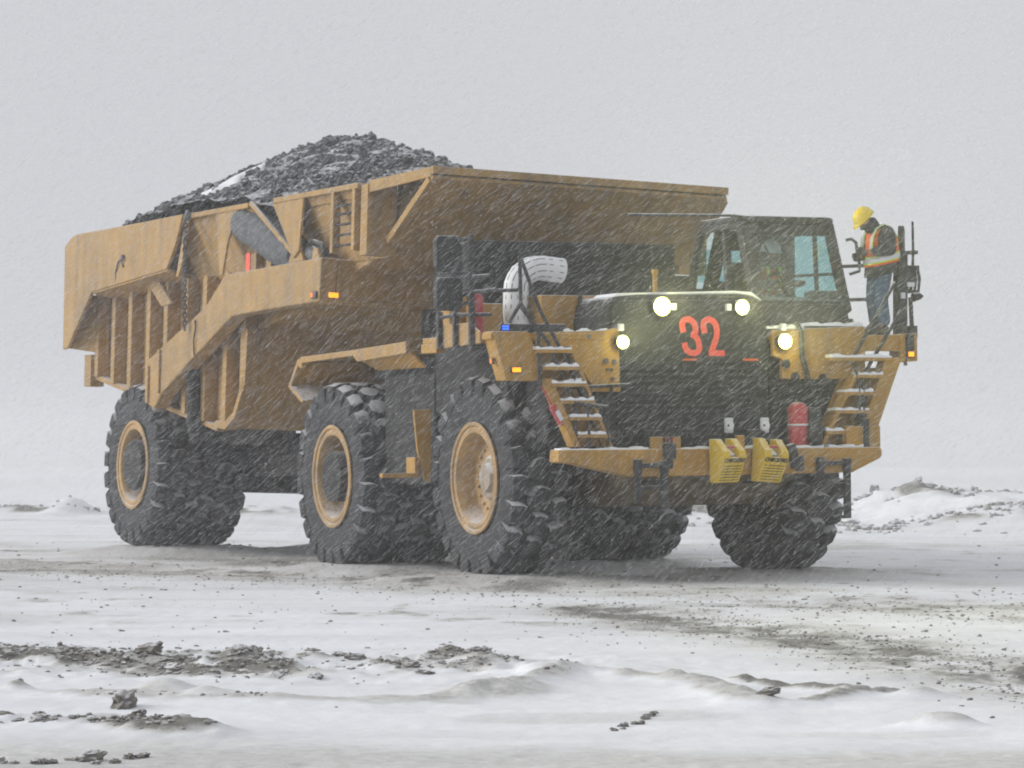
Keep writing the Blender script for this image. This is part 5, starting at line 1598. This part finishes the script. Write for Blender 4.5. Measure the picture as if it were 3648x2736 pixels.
row([(7.4, 74), (7.6, 71), (8.2, 69)], 30, 0.8, 0.05, 0.2, 'dark boulder on the right-hand bank just beside the boarding ladder', 'boulders beside the boarding ladder')
boulders(40, (6.6, 12.0), (66.5, 71), 0.025, 0.09, 'small stone strewn on the snow at the foot of the right-hand bank', 'small stones below the right-hand bank')
row([(10.6, 82), (12.6, 84), (13.2, 86)], 12, 1.0, 0.06, 0.20, 'large snow-caught boulder right of the crest, near the right picture edge', 'boulders near the right picture edge', 1.6)
row([(13.0, 95), (15.4, 96)], 22, 1.5, 0.06, 0.18, 'faint boulder on the farthest bank at the right picture edge', 'boulders on the farthest bank', 1.5)
boulders(45, (3.4, 5.4), (72, 78), 0.03, 0.13, 'dark stone on the bank seen between the front tyres', 'stones between the front tyres')
row([(-15.2, 92), (-13.3, 92), (-12.4, 92), (-11.9, 91)], 30, 0.8, 0.05, 0.14, 'hazy lump on the low far bank at the left picture edge', 'lumps on the left-hand bank')

# ------------------------------------------------------------------ wind-driven snow in the air, and the hazy air itself
NF = 480000
fx_ = rng.uniform(-13, 13, NF)
fy_ = 21 + 35 * rng.random(NF) ** 0.85
fz_ = rng.uniform(0.05, 9.0, NF)
keep = np.abs(fx_) < 0.18 * fy_ + 2.5
fx_, fy_, fz_ = fx_[keep], fy_[keep], fz_[keep]
NF = len(fx_)
ln = np.clip(0.075 * np.exp(rng.normal(0, 0.6, NF)), 0.015, 0.34)
wd = 0.0004 + 0.0009 * rng.random(NF) ** 3
speck = rng.random(NF) < 0.07
ln[speck] = 0.012
wd[speck] = 0.0015 + 0.003 * rng.random(speck.sum()) ** 2
ang = np.radians(rng.normal(41, 8, NF) + 5 * np.sin(fx_ * 0.7 + fz_))
dep = rng.normal(0.0, 0.25, NF)
dx_ = np.cos(ang)
dy_ = dep
dz_ = np.sin(ang)
nn = np.sqrt(dx_ ** 2 + dy_ ** 2 + dz_ ** 2)
D = np.stack([dx_ / nn, dy_ / nn, dz_ / nn], -1)
A = np.cross(D, np.array([0, 1.0, 0]))
A /= np.linalg.norm(A, axis=1)[:, None]
Bv = np.cross(D, A)
C = np.stack([fx_, fy_, fz_], -1)
V = np.empty((NF, 4, 3))
V[:, 0] = C + D * ln[:, None] / 2
for k in range(3):
    t = 2 * math.pi * k / 3
    V[:, 1 + k] = C - D * ln[:, None] / 2 + (A * math.cos(t) + Bv * math.sin(t)) * wd[:, None]
base = (np.arange(NF) * 4)[:, None]
tri = np.array([[0, 2, 1], [0, 3, 2], [0, 1, 3]])
Fc = (base[:, :, None] + tri[None]).reshape(-1, 3)
me = bpy.data.meshes.new('falling_snow')
me.vertices.add(NF * 4)
me.vertices.foreach_set('co', V.ravel())
me.loops.add(Fc.size)
me.loops.foreach_set('vertex_index', Fc.ravel().astype(np.int32))
me.polygons.add(len(Fc))
me.polygons.foreach_set('loop_start', np.arange(0, Fc.size, 3, dtype=np.int32))
me.update(calc_edges=True)
def crystals():
    m = bpy.data.materials.new('snow_crystals')
    m.use_nodes = True
    nt = m.node_tree
    nt.nodes.clear()
    o_ = nt.nodes.new('ShaderNodeOutputMaterial')
    d_ = nt.nodes.new('ShaderNodeBsdfDiffuse')
    t_ = nt.nodes.new('ShaderNodeBsdfTranslucent')
    x_ = nt.nodes.new('ShaderNodeMixShader')
    for n_ in (d_, t_):
        n_.inputs[0].default_value = (0.92, 0.93, 0.95, 1)
    x_.inputs[0].default_value = 0.5
    nt.links.new(d_.outputs[0], x_.inputs[1])
    nt.links.new(t_.outputs[0], x_.inputs[2])
    nt.links.new(x_.outputs[0], o_.inputs['Surface'])
    return m
me.materials.append(crystals())
o = bpy.data.objects.new('falling_snow', me)
col.objects.link(o)
tag(o, 'wind-driven slivers of snow blowing slantwise through the air', 'snow', kind='stuff')

hz = MB().box((-620, -620, -2.5), (620, 660, 9.2))
hm = bpy.data.materials.new('snow_haze')
hm.use_nodes = True
nt = hm.node_tree
nt.nodes.clear()
ho = nt.nodes.new('ShaderNodeOutputMaterial')
pv_ = nt.nodes.new('ShaderNodeVolumePrincipled')
pv_.inputs['Color'].default_value = (0.97, 0.975, 0.985, 1)
pv_.inputs['Density'].default_value = 0.0014
pv_.inputs['Anisotropy'].default_value = 0.5
nt.links.new(pv_.outputs[0], ho.inputs['Volume'])
o = build(hz, 'haze', hm)
tag(o, 'blowing-snow haze filling the air', kind='stuff')
